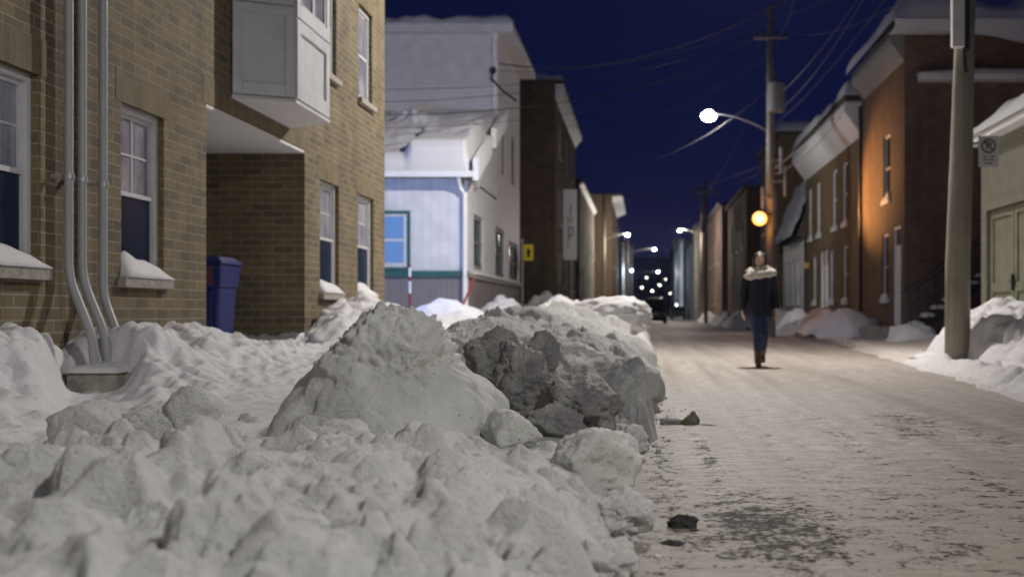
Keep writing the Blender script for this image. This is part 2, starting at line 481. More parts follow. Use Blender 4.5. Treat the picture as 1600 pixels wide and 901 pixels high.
def roadmat():
    m, nt, p = newmat('packed_snow_road')
    co = objco(nt)
    sx = node(nt, 'ShaderNodeSeparateXYZ'); nt.links.new(co, sx.inputs[0])
    X, Y = sx.outputs[0], sx.outputs[1]
    big = noisetex(nt, 0.35, 5, 0.6, co)
    mp = node(nt, 'ShaderNodeMapping'); mp.inputs['Scale'].default_value = (3.2, 0.10, 1)
    nt.links.new(co, mp.inputs[0])
    streak = noisetex(nt, 1.0, 5, 0.6, mp.outputs[0])       # wheel tracks run along the street
    mp2 = node(nt, 'ShaderNodeMapping'); mp2.inputs['Scale'].default_value = (5.0, 15.0, 1)
    nt.links.new(co, mp2.inputs[0])
    tread = noisetex(nt, 1.0, 5, 0.65, mp2.outputs[0], 0.6)      # tread bars across
    fine = noisetex(nt, 38.0, 5, 0.7, co)
    c = ramp(nt, big, [(0.3, (0.56, 0.50, 0.44)), (0.55, (0.66, 0.615, 0.575)), (0.75, (0.72, 0.70, 0.68))])
    c = mixc(nt, 0.9, c, ramp(nt, streak, [(0.30, (0.46, 0.42, 0.37)), (0.62, (1.05, 1.05, 1.05))]), 'MULTIPLY')
    c = mixc(nt, 0.75, c, ramp(nt, tread, [(0.34, (0.45, 0.42, 0.38)), (0.55, 1.0)]), 'MULTIPLY')
    c = mixc(nt, 0.65, c, ramp(nt, fine, [(0.32, (0.36, 0.33, 0.28)), (0.55, 1.0)]), 'MULTIPLY')
    # worn patches where the asphalt shows through
    def blob(cx, cy, rx, ry):
        dx = math_(nt, 'DIVIDE', math_(nt, 'SUBTRACT', X, cx), rx); dy = math_(nt, 'DIVIDE', math_(nt, 'SUBTRACT', Y, cy), ry)
        d = math_(nt, 'ADD', math_(nt, 'MULTIPLY', dx, dx), math_(nt, 'MULTIPLY', dy, dy))
        return math_(nt, 'SUBTRACT', 1.0, d, True)
    w = math_(nt, 'MULTIPLY', blob(0.45, 4.3, 0.50, 1.0), 1.35)
    for a, q in (((0.95, 3.9, 0.9, 0.9), .6), ((1.7, 4.4, 2.4, 2.0), .55), ((0.10, 5.0, 0.16, 3.6), .8), ((0.75, 6.5, 0.12, 4.0), .45), ((1.25, 6.5, 0.14, 4.5), .45), ((2.3, 8.0, 0.25, 5.0), .5)):
        w = math_(nt, 'MAXIMUM', w, math_(nt, 'MULTIPLY', blob(*a), q))
    for a in ((0.36, 6.2, 0.09, 1.6), (1.82, 7.7, 0.24, 0.8), (1.95, 8.6, 0.3, 0.9), (0.36, 5.0, 0.2, 0.4)):
        w = math_(nt, 'MAXIMUM', w, math_(nt, 'MULTIPLY', blob(*a), 0.8))
    mp3 = node(nt, 'ShaderNodeMapping'); mp3.inputs['Scale'].default_value = (30, 26, 1)
    nt.links.new(co, mp3.inputs[0])
    bits = noisetex(nt, 1.0, 5, 0.72, mp3.outputs[0], 0.3)
    mid = noisetex(nt, 7.0, 4, 0.6, co)
    k = math_(nt, 'ADD', math_(nt, 'MULTIPLY', bits, 0.75), math_(nt, 'MULTIPLY', mid, 0.45))     # centred near 0.6
    k = math_(nt, 'ADD', k, math_(nt, 'MULTIPLY', math_(nt, 'SUBTRACT', streak, 0.5), 0.25))
    k = math_(nt, 'ADD', k, math_(nt, 'MULTIPLY', w, 0.125))
    mask = ramp(nt, k, [(0.72, 0.0), (0.775, 1.0)])
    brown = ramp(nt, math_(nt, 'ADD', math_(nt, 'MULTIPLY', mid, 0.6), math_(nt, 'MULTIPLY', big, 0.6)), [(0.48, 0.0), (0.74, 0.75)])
    sand_dim = math_(nt, 'MULTIPLY', blob(2.0, 3.2, 3.4, 3.8), 0.85)          # sanded, driven-over stretch, darkened further to offset the added lamp beside it
    brown = math_(nt, 'ADD', brown, sand_dim, True)
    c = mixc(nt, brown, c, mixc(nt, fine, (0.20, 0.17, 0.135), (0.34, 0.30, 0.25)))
    c = mixc(nt, math_(nt, 'MULTIPLY', mask, 0.92), c, (0.045, 0.040, 0.034))
    nt.links.new(c, p.inputs['Base Color'])
    p.inputs['Roughness'].default_value = 0.5
    nt.links.new(math_(nt, 'SUBTRACT', 0.35, math_(nt, 'MULTIPLY', mask, 0.33)), p.inputs['Specular IOR Level'])
    h = math_(nt, 'ADD', math_(nt, 'MULTIPLY', tread, 1.0), math_(nt, 'MULTIPLY', fine, 0.35))
    h = math_(nt, 'SUBTRACT', h, math_(nt, 'MULTIPLY', mask, 0.4))
    bump(nt, p, h, 0.7, 0.03)
    return m
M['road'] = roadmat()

def bandmat():
    """right-hand pavement: snow with a bare wet strip"""
    m, nt, p = newmat('pavement_snow')
    co = objco(nt)
    at_ = node(nt, 'ShaderNodeAttribute'); at_.attribute_name = 'bare'
    n = noisetex(nt, 3.0, 6, 0.65, co)
    n2 = noisetex(nt, 22.0, 5, 0.65, co)
    snow = ramp(nt, n2, [(0.3, (0.55, 0.53, 0.52)), (0.65, (0.76, 0.74, 0.74))])
    packed = mixc(nt, n, (0.50, 0.43, 0.38), (0.62, 0.57, 0.54))
    k = math_(nt, 'ADD', at_.outputs['Fac'], math_(nt, 'MULTIPLY', math_(nt, 'SUBTRACT', n, 0.5), 0.7))
    c = mixc(nt, ramp(nt, k, [(0.25, 0.0), (0.5, 1.0)]), snow, packed)
    c = mixc(nt, ramp(nt, k, [(0.80, 0.0), (0.92, 1.0)]), c, (0.10, 0.09, 0.075))
    nt.links.new(c, p.inputs['Base Color'])
    p.inputs['Roughness'].default_value = 0.6
    bump(nt, p, noisetex(nt, 40.0, 5, 0.7, co), 0.6, 0.02)
    return m
M['pavement'] = bandmat()

# ------------------------------------------------------------------ ground, road
bm = BM(); box(bm, -700, 700, -120, 1400, -0.6, -0.12)
tag(obj('ground', bm, M['snow_path']), kind='structure')

ys = np.concatenate([np.arange(-30, 1, 1.0), 1.0 * np.exp(np.arange(0, 6.4, 0.02))])
xs = np.concatenate([np.arange(-0.7, 3.0, 0.05), np.arange(3.0, 7.3, 0.12)])
RX, RY = np.meshgrid(xs, ys)
RZ = 0.012*fbm(RX*1.1, RY*0.25, 3, 3) + 0.004*fbm(RX*5, RY*4, 3, 5)
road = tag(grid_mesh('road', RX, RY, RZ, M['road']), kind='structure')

def stamp(xs, ys, H, n, rng, xr, yr, rmin, rmax, hmul=1.0, power=1.7, base=None, accept=None, sidelo=1.2, sidehi=3.0, warp=0.25, soft=6.0):
    """press n random angular lumps into the height field H"""
    base = H.copy() if base is None else base
    cand = []
    for i in range(n):
        y = yr[0] * (yr[1]/yr[0])**rng.rand() if yr[0] > 0 else rng.uniform(*yr)
        x = rng.uniform(*xr)
        if accept is not None and not accept(x, y): continue
        u = rng.rand()
        r = rmin * (1 - u*(1 - (rmin/rmax)**power))**(-1.0/power)
        cand.append((r, x, y))
    cand.sort(reverse=True)
    for (r, x, y) in cand:
        i0, i1 = np.searchsorted(ys, [y - 1.5*r, y + 1.5*r]); j0, j1 = np.searchsorted(xs, [x - 1.5*r, x + 1.5*r])
        if i1 - i0 < 2 or j1 - j0 < 2: continue
        gx, gy = np.meshgrid(xs[j0:j1], ys[i0:i1])
        ic = min(max(np.searchsorted(ys, y), 0), len(ys)-1); jc = min(max(np.searchsorted(xs, x), 0), len(xs)-1)
        a = rng.rand()*6.28; s = rng.uniform(0.65, 1.35)
        dx = (gx-x)/r; dy = (gy-y)/r
        sd = rng.randint(1000)
        w = warp*fbm(gx/r*0.9 + sd, gy/r*0.9, 3, sd % 50)
        u = (dx*math.cos(a) + dy*math.sin(a))*s + w; v = (-dx*math.sin(a) + dy*math.cos(a))/s + w*0.7
        hh = rng.uniform(0.45, 1.05)*hmul
        ta = rng.rand()*6.28; ts = rng.uniform(0, 0.5)
        z = hh - ts*(u*math.cos(ta) + v*math.sin(ta))
        m = rng.randint(4, 7); a0 = rng.rand()*6.28
        for k in range(m):
            ak = a0 + 6.28*k/m + rng.uniform(-0.3, 0.3)
            sl = rng.uniform(sidelo, sidehi); dk = rng.uniform(0.55, 0.95)
            zk = sl*(dk - (u*math.cos(ak) + v*math.sin(ak)))
            # soft minimum keeps edges slightly worn
            kk = soft; z = -np.logaddexp(-kk*z, -kk*zk)/kk
        hb = base[ic, jc]
        Z = hb + r*(z - 0.15)
        H[i0:i1, j0:j1] = np.maximum(H[i0:i1, j0:j1], np.where(z > -0.4, Z, -9))

# ------------------------------------------------------------------ trodden pavement on the left, with snow thrown up along the walls
def axis_geo(a, b, k, mn):
    out = [a]
    while out[-1] < b: out.append(out[-1] + max(mn, k*out[-1]))
    return np.array(out)

xs = np.concatenate([np.arange(-14, -5.6, 0.2), np.arange(-5.6, -1.55, 0.016)])
ys = np.concatenate([np.arange(-6, 2, 0.25), axis_geo(2.0, 70, 0.0042, 0.012), np.arange(71, 160, 3.0)])
GX, GY = np.meshgrid(xs, ys)
wallx = -4.26
t = (GX - wallx)
edge = 0.75 + 0.25*fbm(GY*0.8, GX*0.2, 3, 21)
H = 0.22 + 0.13*sstep(1.9, 0.6, t)
bankw = np.interp(GY, [0, 6, 8.4, 10.5, 11.3, 12.0, 13.6, 14.4, 15.3, 18, 20, 25, 27, 40, 60], [.28, .30, .26, .28, .18, .02, .02, .12, .25, .3, .25, .3, .35, .3, .2])
inal = sstep(11.0, 11.6, GY)*sstep(14.5, 14.1, GY)
H = H + bankw*sstep(edge+0.35, edge-0.45, t)*(0.85 + 0.5*fbm(GX*1.6, GY*1.6, 3, 11))
H = np.where((GX < -4.3) & (GY > 11.2) & (GY < 14.5), 0.38 + 0.02*fbm(GX*2, GY*2, 3, 4), H)
H = H + 0.020*fbm(GX*2.6, GY*2.6, 4, 31)
carve = np.exp(-((GX - (-3.86 + .50*(8.1-GY)) + .10*fbm(GY*2.5, GX*2.5, 3, 48))/.27)**4)*sstep(5.0, 5.9, GY)*sstep(8.55, 8.15, GY)
H = H*(1-carve) + .21*carve
rng = np.random.RandomState(5)
H = H + 0.07*(1 - 2*np.abs(fbm(GX*2.2 + GY*.8, GY*1.5, 4, 33)))*sstep(1.9, 0.9, t)
stamp(xs, ys, H, 420, rng, (-4.2, -3.0), (5.5, 30), 0.03, 0.14, 0.8, 1.8, accept=lambda x, y: not (11.5 < y < 14.2 and x < -3.8) and not (7.2 < y < 8.5), sidelo=.7, sidehi=1.8, warp=.45)
stamp(xs, ys, H, 1500, rng, (-4.2, -2.4), (5.5, 30), 0.012, 0.04, 0.6, 2.0)
H = H + (0.012*fbm(GX*11, GY*11, 4, 41) + 0.035*np.abs(fbm(GX*5, GY*5, 4, 45))) * sstep(2.4, 1.2, t)
H = H + 0.005*fbm(GX*14, GY*14, 3, 43)
H = np.where(carve > .02, np.minimum(H, H*(1-carve) + (.235 + .07*fbm(GX*4, GY*4, 4, 47))*carve), H)
tag(grid_mesh('path', GX, GY, H, M['snow']), kind='structure')

# ------------------------------------------------------------------ the long ploughed ridge along the road
xs = np.arange(-3.1, 0.62, 0.0075)
ys = axis_geo(1.55, 36, 0.0036, 0.007)
GX, GY = np.meshgrid(xs, ys)
wob = 0.10*fbm(GY*1.3, GX*0.3, 4, 61)
cr = np.interp(GY, [1.5, 2.5, 3.5, 4.3, 5.0, 5.7, 6.2, 6.7, 7.3, 8.3, 11, 15, 18, 22, 27, 30, 33, 34.5], [.30, .33, .36, .33, .25, .22, .25, .38, .60, .74, .80, .84, .92, .98, 1.0, .95, .5, -.2])
xr = np.interp(GY, [1.5, 4, 5.3, 9.5, 13, 17, 28, 36], [-.04, -.02, .02, .14, .26, .26, .22, .1]) + wob*0.7
xl = np.interp(GY, [1.5, 4, 5, 6, 9, 12, 20, 36], [-3.3, -3.0, -2.7, -2.3, -2.1, -2.1, -2.4, -2.4]) + wob
wr = np.interp(GY, [1.5, 4, 7, 12, 20, 36], [1.1, 1.1, 1.15, 1.25, 1.3, 1.2])
base = 0.20*sstep(0.1, -0.5, GX - xr)
prof = (cr - base)*sstep(0.0, 1.0, (GX - xl)/0.9)*np.clip(1 - np.clip((GX - xr + wr)/wr, 0, 1)**1.25, 0, 1)
H0 = base*0.8 + prof
H0 = H0 + 0.10*fbm(GX*1.5, GY*1.2, 3, 71)*np.clip(prof*3, 0, 1)
H = H0.copy()
rng = np.random.RandomState(11)
def okbank(x, y):
    return x < np.interp(y, [1.5, 4, 9, 13, 36], [-.16, -.14, .0, .08, .0])
near = sstep(6.0, 4.4, GY)                       # the closest snow is softer: slumped, rounded, few sharp blocks
stamp(xs, ys, H, 60, rng, (-2.8, -.1), (1.8, 5.2), 0.09, 0.24, 0.95, 1.4, base=H0, accept=okbank, sidelo=1.0, sidehi=2.2, warp=0.35)
stamp(xs, ys, H, 130, rng, (-2.2, 0.15), (5.8, 33), 0.12, 0.38, 0.72, 1.5, base=H0, accept=okbank, sidelo=0.8, sidehi=2.0)
# slump ridges running down towards the road and the viewer
wx = GX + 0.12*fbm(GX*3, GY*3, 3, 74)
rdg = 1 - np.abs(fbm((wx*0.9 + GY*0.55)*3.0, (GY*0.9 - wx*0.6)*1.6, 3, 75))*2.0
H = H + (0.095*np.clip(rdg, -1, 1)*near + 0.03*np.clip(rdg, -1, 1)*(1-near))*np.clip(prof*4, 0, 1)
stamp(xs, ys, H, 480, rng, (-2.8, 0.1), (1.8, 33), 0.04, 0.13, 0.9, 1.6, accept=okbank, sidelo=0.9, sidehi=2.4, warp=0.4)
crumbly = lambda x, y: x < np.interp(y, [1.5, 4, 9, 13, 36], [.03, .05, .25, .36, .3]) and pnoise(np.array([x*1.6]), np.array([y*1.6]), 77)[0] > -0.12
stamp(xs, ys, H, 9000, rng, (-2.8, 0.4), (1.8, 25), 0.010, 0.055, 0.95, 1.5, accept=crumbly, warp=0.45, soft=12.0)
cz = sstep(-0.15, 0.25, fbm(GX*1.6, GY*1.6, 2, 77))
H = H + (0.014*fbm(GX*7, GY*7, 4, 81) + (0.006 + 0.020*cz)*np.abs(fbm(GX*20, GY*20, 4, 91)))*np.clip(prof*6, 0.05, 1)
H = np.where(prof + base < 0.005, -0.05, H)
edgef = sstep(0.0, 0.12, prof + base)
H = H*edgef - 0.06*(1-edgef)
BANK = (xs, ys, H)
def bank_z(x, y):
    return float(BANK[2][min(np.searchsorted(BANK[1], y), len(BANK[1])-1), min(np.searchsorted(BANK[0], x), len(BANK[0])-1)])
sb = grid_mesh('snow_bank', GX, GY, H, M['snow_bank'])
GX0, GY0 = GX, GY
soot = 1.2*np.exp(-(((GX+.55)/.55)**2 + ((GY-6.7)/.9)**2)) + 1.1*np.exp(-(((GX+.08)/.24)**2 + ((GY-5.7)/1.1)**2)) + .6*np.exp(-(((GX-.15)/.15)**2 + ((GY-8.5)/2.5)**2)) + .55*np.exp(-(((GX+.7)/.7)**2 + ((GY-9.5)/2.0)**2))
soot = np.clip(soot*(1 + .9*fbm(GX*3, GY*3, 3, 78)), 0, 1)
at_ = sb.data.attributes.new('soot', 'FLOAT', 'POINT'); at_.data.foreach_set('value', soot.astype(np.float32).ravel())
tag(sb, 'long waist-high ridge of rubbly ploughed snow running up the street between walkway and road', 'snow bank')

# ------------------------------------------------------------------ lumps broken out of the ridge
def chunk(name, label, cat, c, size, seed, mat, planes=None, nplanes=11, sub=5, rough=0.05, rot=0.0, group=None, soft=0.06, detail=1.0, crust=0.0):
    rg = random.Random(seed)
    pl = planes
    if pl is None:
        pl = []
        for i in range(nplanes):
            z = 1 - 2*(i + 0.5)/nplanes; ph = i*2.399 + rg.uniform(-0.5, 0.5) + seed
            q = math.sqrt(max(0, 1-z*z))
            pl.append((Vector((q*math.cos(ph), q*math.sin(ph), z)), rg.uniform(0.72, 1.0)))
    else:
        pl = [(Vector(n).normalized(), d) for n, d in planes]
    b = BM()
    bmesh.ops.create_icosphere(b, subdivisions=sub, radius=1.0)
    off = Vector((seed*3.7, seed*1.3, seed*7.1))
    for v in b.verts:
        d = v.co.normalized()
        s = 0.0; k = 14.0
        for n, dist in pl:
            q = d.dot(n)
            if q > 0.02: s += math.exp(-k*min(dist/q, 3.0))
        rr = -math.log(max(s, 1e-9))/k
        rr = min(rr, 1.3)
        p = d*rr
        w = mnoise.fractal(p*1.6 + off, 0.9, 2.1, 4)*rough*2.2
        w += mnoise.fractal(p*6.0 + off, 0.8, 2.1, 4)*rough*0.55*detail
        w += abs(mnoise.noise(p*15.0 + off))*rough*0.30*detail
        if crust and d.z > 0.15:
            q = min(1.0, (d.z-0.15)*2.5)
            w += q*crust*(abs(mnoise.fractal(p*9.0 + off, 0.7, 2.0, 4)) - 0.15)
        v.co = d*(rr + w)
    bmesh.ops.transform(b, matrix=Matrix.Translation(Vector(c)) @ Matrix.Rotation(rot, 4, 'Z') @ Matrix.Diagonal((size[0], size[1], size[2], 1)), verts=b.verts)
    o = obj(name, b, mat, loc=c, smooth=True, recalc=False)
    return tag(o, label, cat, group)

G1 = 'lumps broken out of the ploughed ridge'
# the big boulder: sloping left and right shoulders, a blunt top, a broad face towards the camera
c = at(612, 600, 5.5)
chunk('snow_boulder', 'biggest boulder of the ridge, smooth grey pyramid of packed snow with blunt crumbly top', 'snow boulder', c, (0.53, 0.42, 0.475), 3, M['snow_ice'],
      planes=[((-.74, -.12, .62), .60), ((-.95, .0, .15), .93), ((.80, -.1, .60), .60), ((.98, -.1, .1), .90), ((.05, -.90, .42), .62), ((-.5, -.8, .3), .74), ((.55, -.75, .35), .68),
              ((.0, .8, .6), .6), ((0, 1, 0), .9), ((.1, 0, 1), .78), ((0, 0, -1), .8), ((-.3, -.3, .9), .80)], sub=6, rough=0.055, group=G1, crust=0.10)
specs = [
 ('dark sooty lump with ragged top, directly right of the biggest boulder', (775, 575), 6.75, (.20, .22, .21), 21, 'snow_dirty', .10),
 ('dark rounded lump with a smooth shadowed face, in the middle of the dirty lumps', (818, 598), 6.6, (.18, .2, .22), 22, 'snow_dirty', .07),
 ('upright dark slab standing behind the rounded dirty lump', (846, 560), 7.0, (.11, .12, .16), 23, 'snow_dirty', .07),
 ('wide dirty lump with a knobbly top, lower right of the dark lumps', (902, 634), 6.1, (.24, .2, .15), 24, 'snow_dirty', .10),
 ('small dirty lump tumbled in front of the wide dirty one', (872, 668), 5.9, (.14, .13, .11), 25, 'snow_dirty', .10),
 ('big rounded block of grey packed snow low on the road side of the ridge', (922, 732), 4.75, (.21, .18, .165), 26, 'snow_ice', .075),
 ('tall pale slab leaning on the ridge above the dirty lumps', (905, 585), 8.3, (.25, .30, .24), 27, 'snow_ice', .045),
 ('rounded pale hump at the outer road edge of the ridge', (1000, 602), 9.6, (.21, .27, .22), 28, 'snow_ice', .045),
 ('rough block at the foot of the ridge beside the tyre-marked road', (983, 690), 6.3, (.12, .12, .11), 29, 'snow_bank', .09),
 ('squat lump at the toe of the ridge, nearest the two black clods', (962, 805), 4.05, (.095, .10, .085), 30, 'snow_bank', .10),
 ('rounded lump at the bottom edge of the picture beside the road', (940, 884), 3.3, (.10, .10, .08), 31, 'snow_bank', .10),
 ('pale lump with a shadowed crack under it, lower centre of the near snow', (452, 836), 2.75, (.085, .085, .075), 32, 'snow_bank', .05),
 ('large pale lump in front of the pipe block, at left of the near snow', (138, 682), 4.6, (.17, .15, .14), 33, 'snow_bank', .05),
 ('small rough lump right beside the large pale lump near the pipe block', (225, 668), 4.8, (.09, .1, .09), 34, 'snow_bank', .08),
 ('upright knob of snow standing alone left of the biggest boulder', (304, 656), 4.9, (.13, .12, .135), 35, 'snow_bank', .05),
 ('low lump leaning on the left side of the upright knob', (262, 672), 4.85, (.075, .08, .07), 36, 'snow_bank', .06),
 ('broad low lump between the near slope and the biggest boulder', (515, 705), 4.6, (.26, .18, .15), 37, 'snow_bank', .05),
 ('rounded lump at the left edge of the picture in the near snow', (42, 745), 3.3, (.13, .12, .11), 38, 'snow_bank', .05),
 ('smooth far hump crowning the end of the ridge in front of the dark van', (944, 500), 17.0, (.40, .8, .40), 39, 'snow', .05),
 ('grey lump under the foot of the biggest boulder on its right', (800, 680), 5.3, (.15, .12, .10), 40, 'snow_ice', .05),
]
for lab, (px, py), Y, sz, sd, mt, rg_ in specs:
    chunk('snow_lump', lab, 'snow lump', at(px, py, Y), sz, sd, M[mt], rough=rg_, group=G1, sub=5, rot=sd, nplanes=24 if 'far hump' in lab else (10 if Y < 6.0 and px > 700 else 14), crust=0.16 if mt == 'snow_dirty' else 0.07)

# crumbs fallen along the foot of the ridge
rg = random.Random(4)
b = BM()
for i in range(170):
    y = 3.2*(24/3.2)**rg.random()
    x = np.interp(y, [1.5, 4, 9, 13, 17, 28], [-0.02, -.01, .16, .28, .28, .24]) + rg.uniform(-0.10, 0.04) + (rg.random()**5)*0.25
    r = rg.uniform(0.003, 0.010) + (0.015*rg.random() if rg.random() < 0.2 else 0)
    n0 = len(b.verts)
    res = bmesh.ops.create_icosphere(b, subdivisions=1, radius=r)
    for v in res['verts']:
        v.co = Vector((v.co.x*rg.uniform(.7, 1.3), v.co.y*rg.uniform(.7, 1.3), v.co.z*rg.uniform(.5, 1.0))) + Vector((x, y, r*0.4))
o = obj('snow_crumbs', b, M['snow_bank'], smooth=False)
tag(o, 'loose snow crumbs scattered along the foot of the ridge', 'snow crumbs', kind='stuff')

# ------------------------------------------------------------------ heaps against the walls and on the far pavement
def heap(name, label, cx, cy, rx, ry, h, zb, seed, mat, res=None, group=None, pointed=1.0, nst=320, rmax=0.25):
    res = res or max(0.012, cy*0.0022)
    xs_ = np.arange(cx-rx*1.1, cx+rx*1.1, res); ys_ = np.arange(cy-ry*1.1, cy+ry*1.1, res)
    X_, Y_ = np.meshgrid(xs_, ys_)
    w = 0.22*fbm(X_/rx*1.2, Y_/ry*1.2, 4, seed)
    d = np.sqrt(((X_-cx)/rx)**2 + ((Y_-cy)/ry)**2) + w
    p = np.clip(1 - d, 0, 1)**pointed
    H_ = zb + h*p + 0.06*h*fbm(X_/h*2, Y_/h*2, 4, seed+3)*np.clip(p*4, 0, 1)
    rng_ = np.random.RandomState(seed)
    stamp(xs_, ys_, H_, nst, rng_, (cx-rx*.75, cx+rx*.75), (max(.01, cy-ry*.75), cy+ry*.75), 0.04, rmax, 0.7, 1.6,
          accept=lambda x, y: ((x-cx)/rx)**2 + ((y-cy)/ry)**2 < 0.5)
    H_ = H_ + (0.012*fbm(X_*9, Y_*9, 3, seed+5) + .05*np.abs(fbm(X_*3.2, Y_*3.2, 4, seed+7)))*np.clip(p*5, 0, 1)
    H_ = np.where(d > 1.0, zb - 0.4*np.clip(d-1.0, 0, 1) - 0.02, H_)
    o = grid_mesh(name, X_ - cx, Y_ - cy, H_ - zb, mat)
    o.location = (cx, cy, zb)
    return tag(o, label, 'snow heap', group)

heap('snow_heap', 'white heap shovelled against the brick wall under the two small ground-floor windows', -3.85, 15.9, 0.75, 1.9, 0.70, 0.36, 51, M['snow'], pointed=0.6)
heap('snow_heap', 'smooth bluish heap in the gap before the lean-to, behind the biggest boulder', -3.75, 22.2, 1.3, 1.9, 0.78, 0.25, 52, M['snow'], pointed=0.5, nst=10, rmax=0.1)
heap('snow_heap', 'steep white heap against the grey boards at the street side of the lean-to', -3.35, 27.6, 0.75, 1.6, 1.15, 0.2, 53, M['snow'], pointed=0.8)
heap('snow_heap', 'greyish heap below the yellow hydrant sign', -3.1, 37.0, 1.2, 3.5, 1.4, 0.15, 54, M['snow_bank'], pointed=0.7)
heap('snow_heap', 'low heap between the white notice board post and the end of the ridge', -2.2, 44.0, 1.0, 5.0, 0.85, 0.1, 55, M['snow_bank'], pointed=0.7)

# right-hand pavement
xs = np.concatenate([np.arange(1.8, 8.0, 0.03), np.arange(8.0, 16, 0.3)])
ys = np.concatenate([np.arange(2, 7, 0.2), axis_geo(7.0, 70, 0.005, 0.03), np.arange(71, 170, 3.0)])
GX, GY = np.meshgrid(xs, ys)
xe = np.interp(GY, [0, 7, 10, 13.5, 17.6, 24, 30, 53, 110], [2.9, 3.15, 3.35, 3.75, 4.05, 4.5, 4.75, 5.7, 6.2]) + 0.18*fbm(GY*0.7, GX*0.1, 3, 101)
t = GX - xe
rid = np.interp(GY, [0, 10, 17, 20, 24, 30, 60], [.16, .16, .14, .06, .05, .10, .15])
H = rid*np.exp(-((t-0.30)/0.28)**2)*(1 + 0.9*fbm(GX*2.5, GY*2.5, 3, 103)) + 0.10*sstep(0.05, 0.9, t) + 0.10*sstep(1.2, 2.2, t)
H = np.where(t < 0, -0.06 + 0.06*np.exp(t*14), H)
rng = np.random.RandomState(8)
stamp(xs, ys, H, 420, rng, (3.2, 5.6), (8.5, 24), 0.03, 0.13, 0.7, 1.7, accept=lambda x, y: 0.1 < x - np.interp(y, [10, 13.5, 17.6, 24], [3.35, 3.75, 4.05, 4.5]) < 0.65)
H = H + 0.012*fbm(GX*8, GY*8, 4, 107)*sstep(0, .2, t)
pv = grid_mesh('pavement', GX, GY, H, M['pavement'])
bare = np.exp(-((t-0.95)/0.16)**2)*sstep(15.5, 13.5, GY) + np.exp(-((t-0.12)/0.10)**2)*sstep(26, 28, GY)*sstep(40, 36, GY)
bare = bare + 0.62*sstep(17.5, 19, GY)*sstep(34, 27, GY)*sstep(2.2, 1.6, t)*(bare < 0.5)
a = pv.data.attributes.new('bare', 'FLOAT', 'POINT'); a.data.foreach_set('value', np.clip(bare, 0, 1).astype(np.float32).ravel())
tag(pv, kind='structure')
bm = BM(); 
for i in range(9):
    y0 = 25.5 + i*1.6; x0 = float(np.interp(y0, [24, 30, 53], [4.5, 4.75, 5.7])) - 0.03
    box(bm, x0, x0+0.16, y0, y0+1.57, -0.1, 0.085)
tag(obj('kerb', bm, M['concrete'], bevel=0.012), kind='structure')

heap('snow_heap', 'large lumpy heap at the right edge, between the near wooden pole and the garage doors', 5.3, 16.6, 0.95, 2.9, 0.80, 0.18, 56, M['snow'], pointed=0.7, rmax=0.30, nst=700, res=.02)
heap('snow_heap', 'long low heap under the window of the rust brick house', 5.95, 33.6, 1.0, 2.3, 0.70, 0.2, 57, M['snow'], pointed=0.5)
heap('snow_heap', 'heap in front of the white doors of the beige brick house', 6.0, 38.2, 0.9, 2.6, 0.75, 0.2, 58, M['snow'], pointed=0.6)
heap('snow_heap', 'small heap at the far end of the beige brick house', 6.0, 44.6, 0.7, 2.2, 0.75, 0.2, 59, M['snow'], pointed=0.7)
heap('snow_heap', 'heap at the foot of the white mansard house', 5.9, 51.5, 1.0, 3.2, 0.85, 0.2, 60, M['snow_bank'], pointed=0.7)
heap('snow_heap', 'low heap around the foot of the lamp pole', 5.4, 41.0, 0.8, 3.0, 0.35, 0.15, 61, M['snow'], pointed=0.8)
for i, (x, y, lab) in enumerate([(5.2, 62, 'far heap beside the pavement behind the walking woman'), (5.3, 74, 'farther heap with a pale crest on the right pavement'), (5.2, 90, 'faint heap on the right pavement below the far pole')]):
    heap('snow_heap', lab, x, y, 0.9, 5.0, 0.8, 0.1, 62+i, M['snow_bank'], pointed=0.7, nst=60)

# black clods and frozen mush on the road
chunk('asphalt_clod', 'smooth black clod lying on the road close to the ridge, the nearer one', 'clod', at(1050, 853, 3.96), (.052, .04, .025), 70, M['asphalt_lump'], rough=.12, sub=4, group='black clods on the road')
chunk('asphalt_clod', 'black rugged clod at the corner of the worn patch, the farther one', 'clod', at(1066, 818, 4.28), (.052, .04, .032), 71, M['asphalt_lump'], rough=.14, sub=4, group='black clods on the road')
chunk('asphalt_crumb', 'small dark crumb beside the farther black clod', 'clod', at(1086, 830, 4.22), (.022, .02, .012), 72, M['asphalt_lump'], rough=.14, sub=3)
chunk('dark_pebble', 'tiny dark pebble stuck in the near snow at the bottom of the picture', 'pebble', Vector((-0.535, 2.24, bank_z(-0.535, 2.24)+0.006)), (.012, .012, .011), 73, M['asphalt_lump'], rough=.1, sub=3)
t = thing('leaf_debris', 'frozen clump of leaves and snow lying on the road by the ridge', 'debris', at(1070, 668, 8.3))
for nm, dx, dy, dz, sz, sd, mt, rt in (('snow_piece', -.10, 0, .03, (.08, .06, .045), 81, 'snow_dirty', 0), ('leaf_clump', .03, .02, .03, (.10, .05, .03), 82, 'leaf_mush', .5), ('leaf_flake', .05, -.02, .06, (.06, .025, .055), 83, 'leaf_mush', .6), ('leaf_tail', .15, -.10, .02, (.09, .03, .015), 84, 'leaf_mush', -.7)):
    cc = at(1070, 668, 8.3) + Vector((dx, dy, dz))
    o = chunk(nm, None, None, cc, sz, sd, M[mt], rough=.12, sub=3, rot=rt)
    o.parent = t; o.location = (dx, dy, dz)

# ------------------------------------------------------------------ building kit
def quad(bm, a, b, c, d):
    bm.faces.new([bm.verts.new(p) for p in (a, b, c, d)])

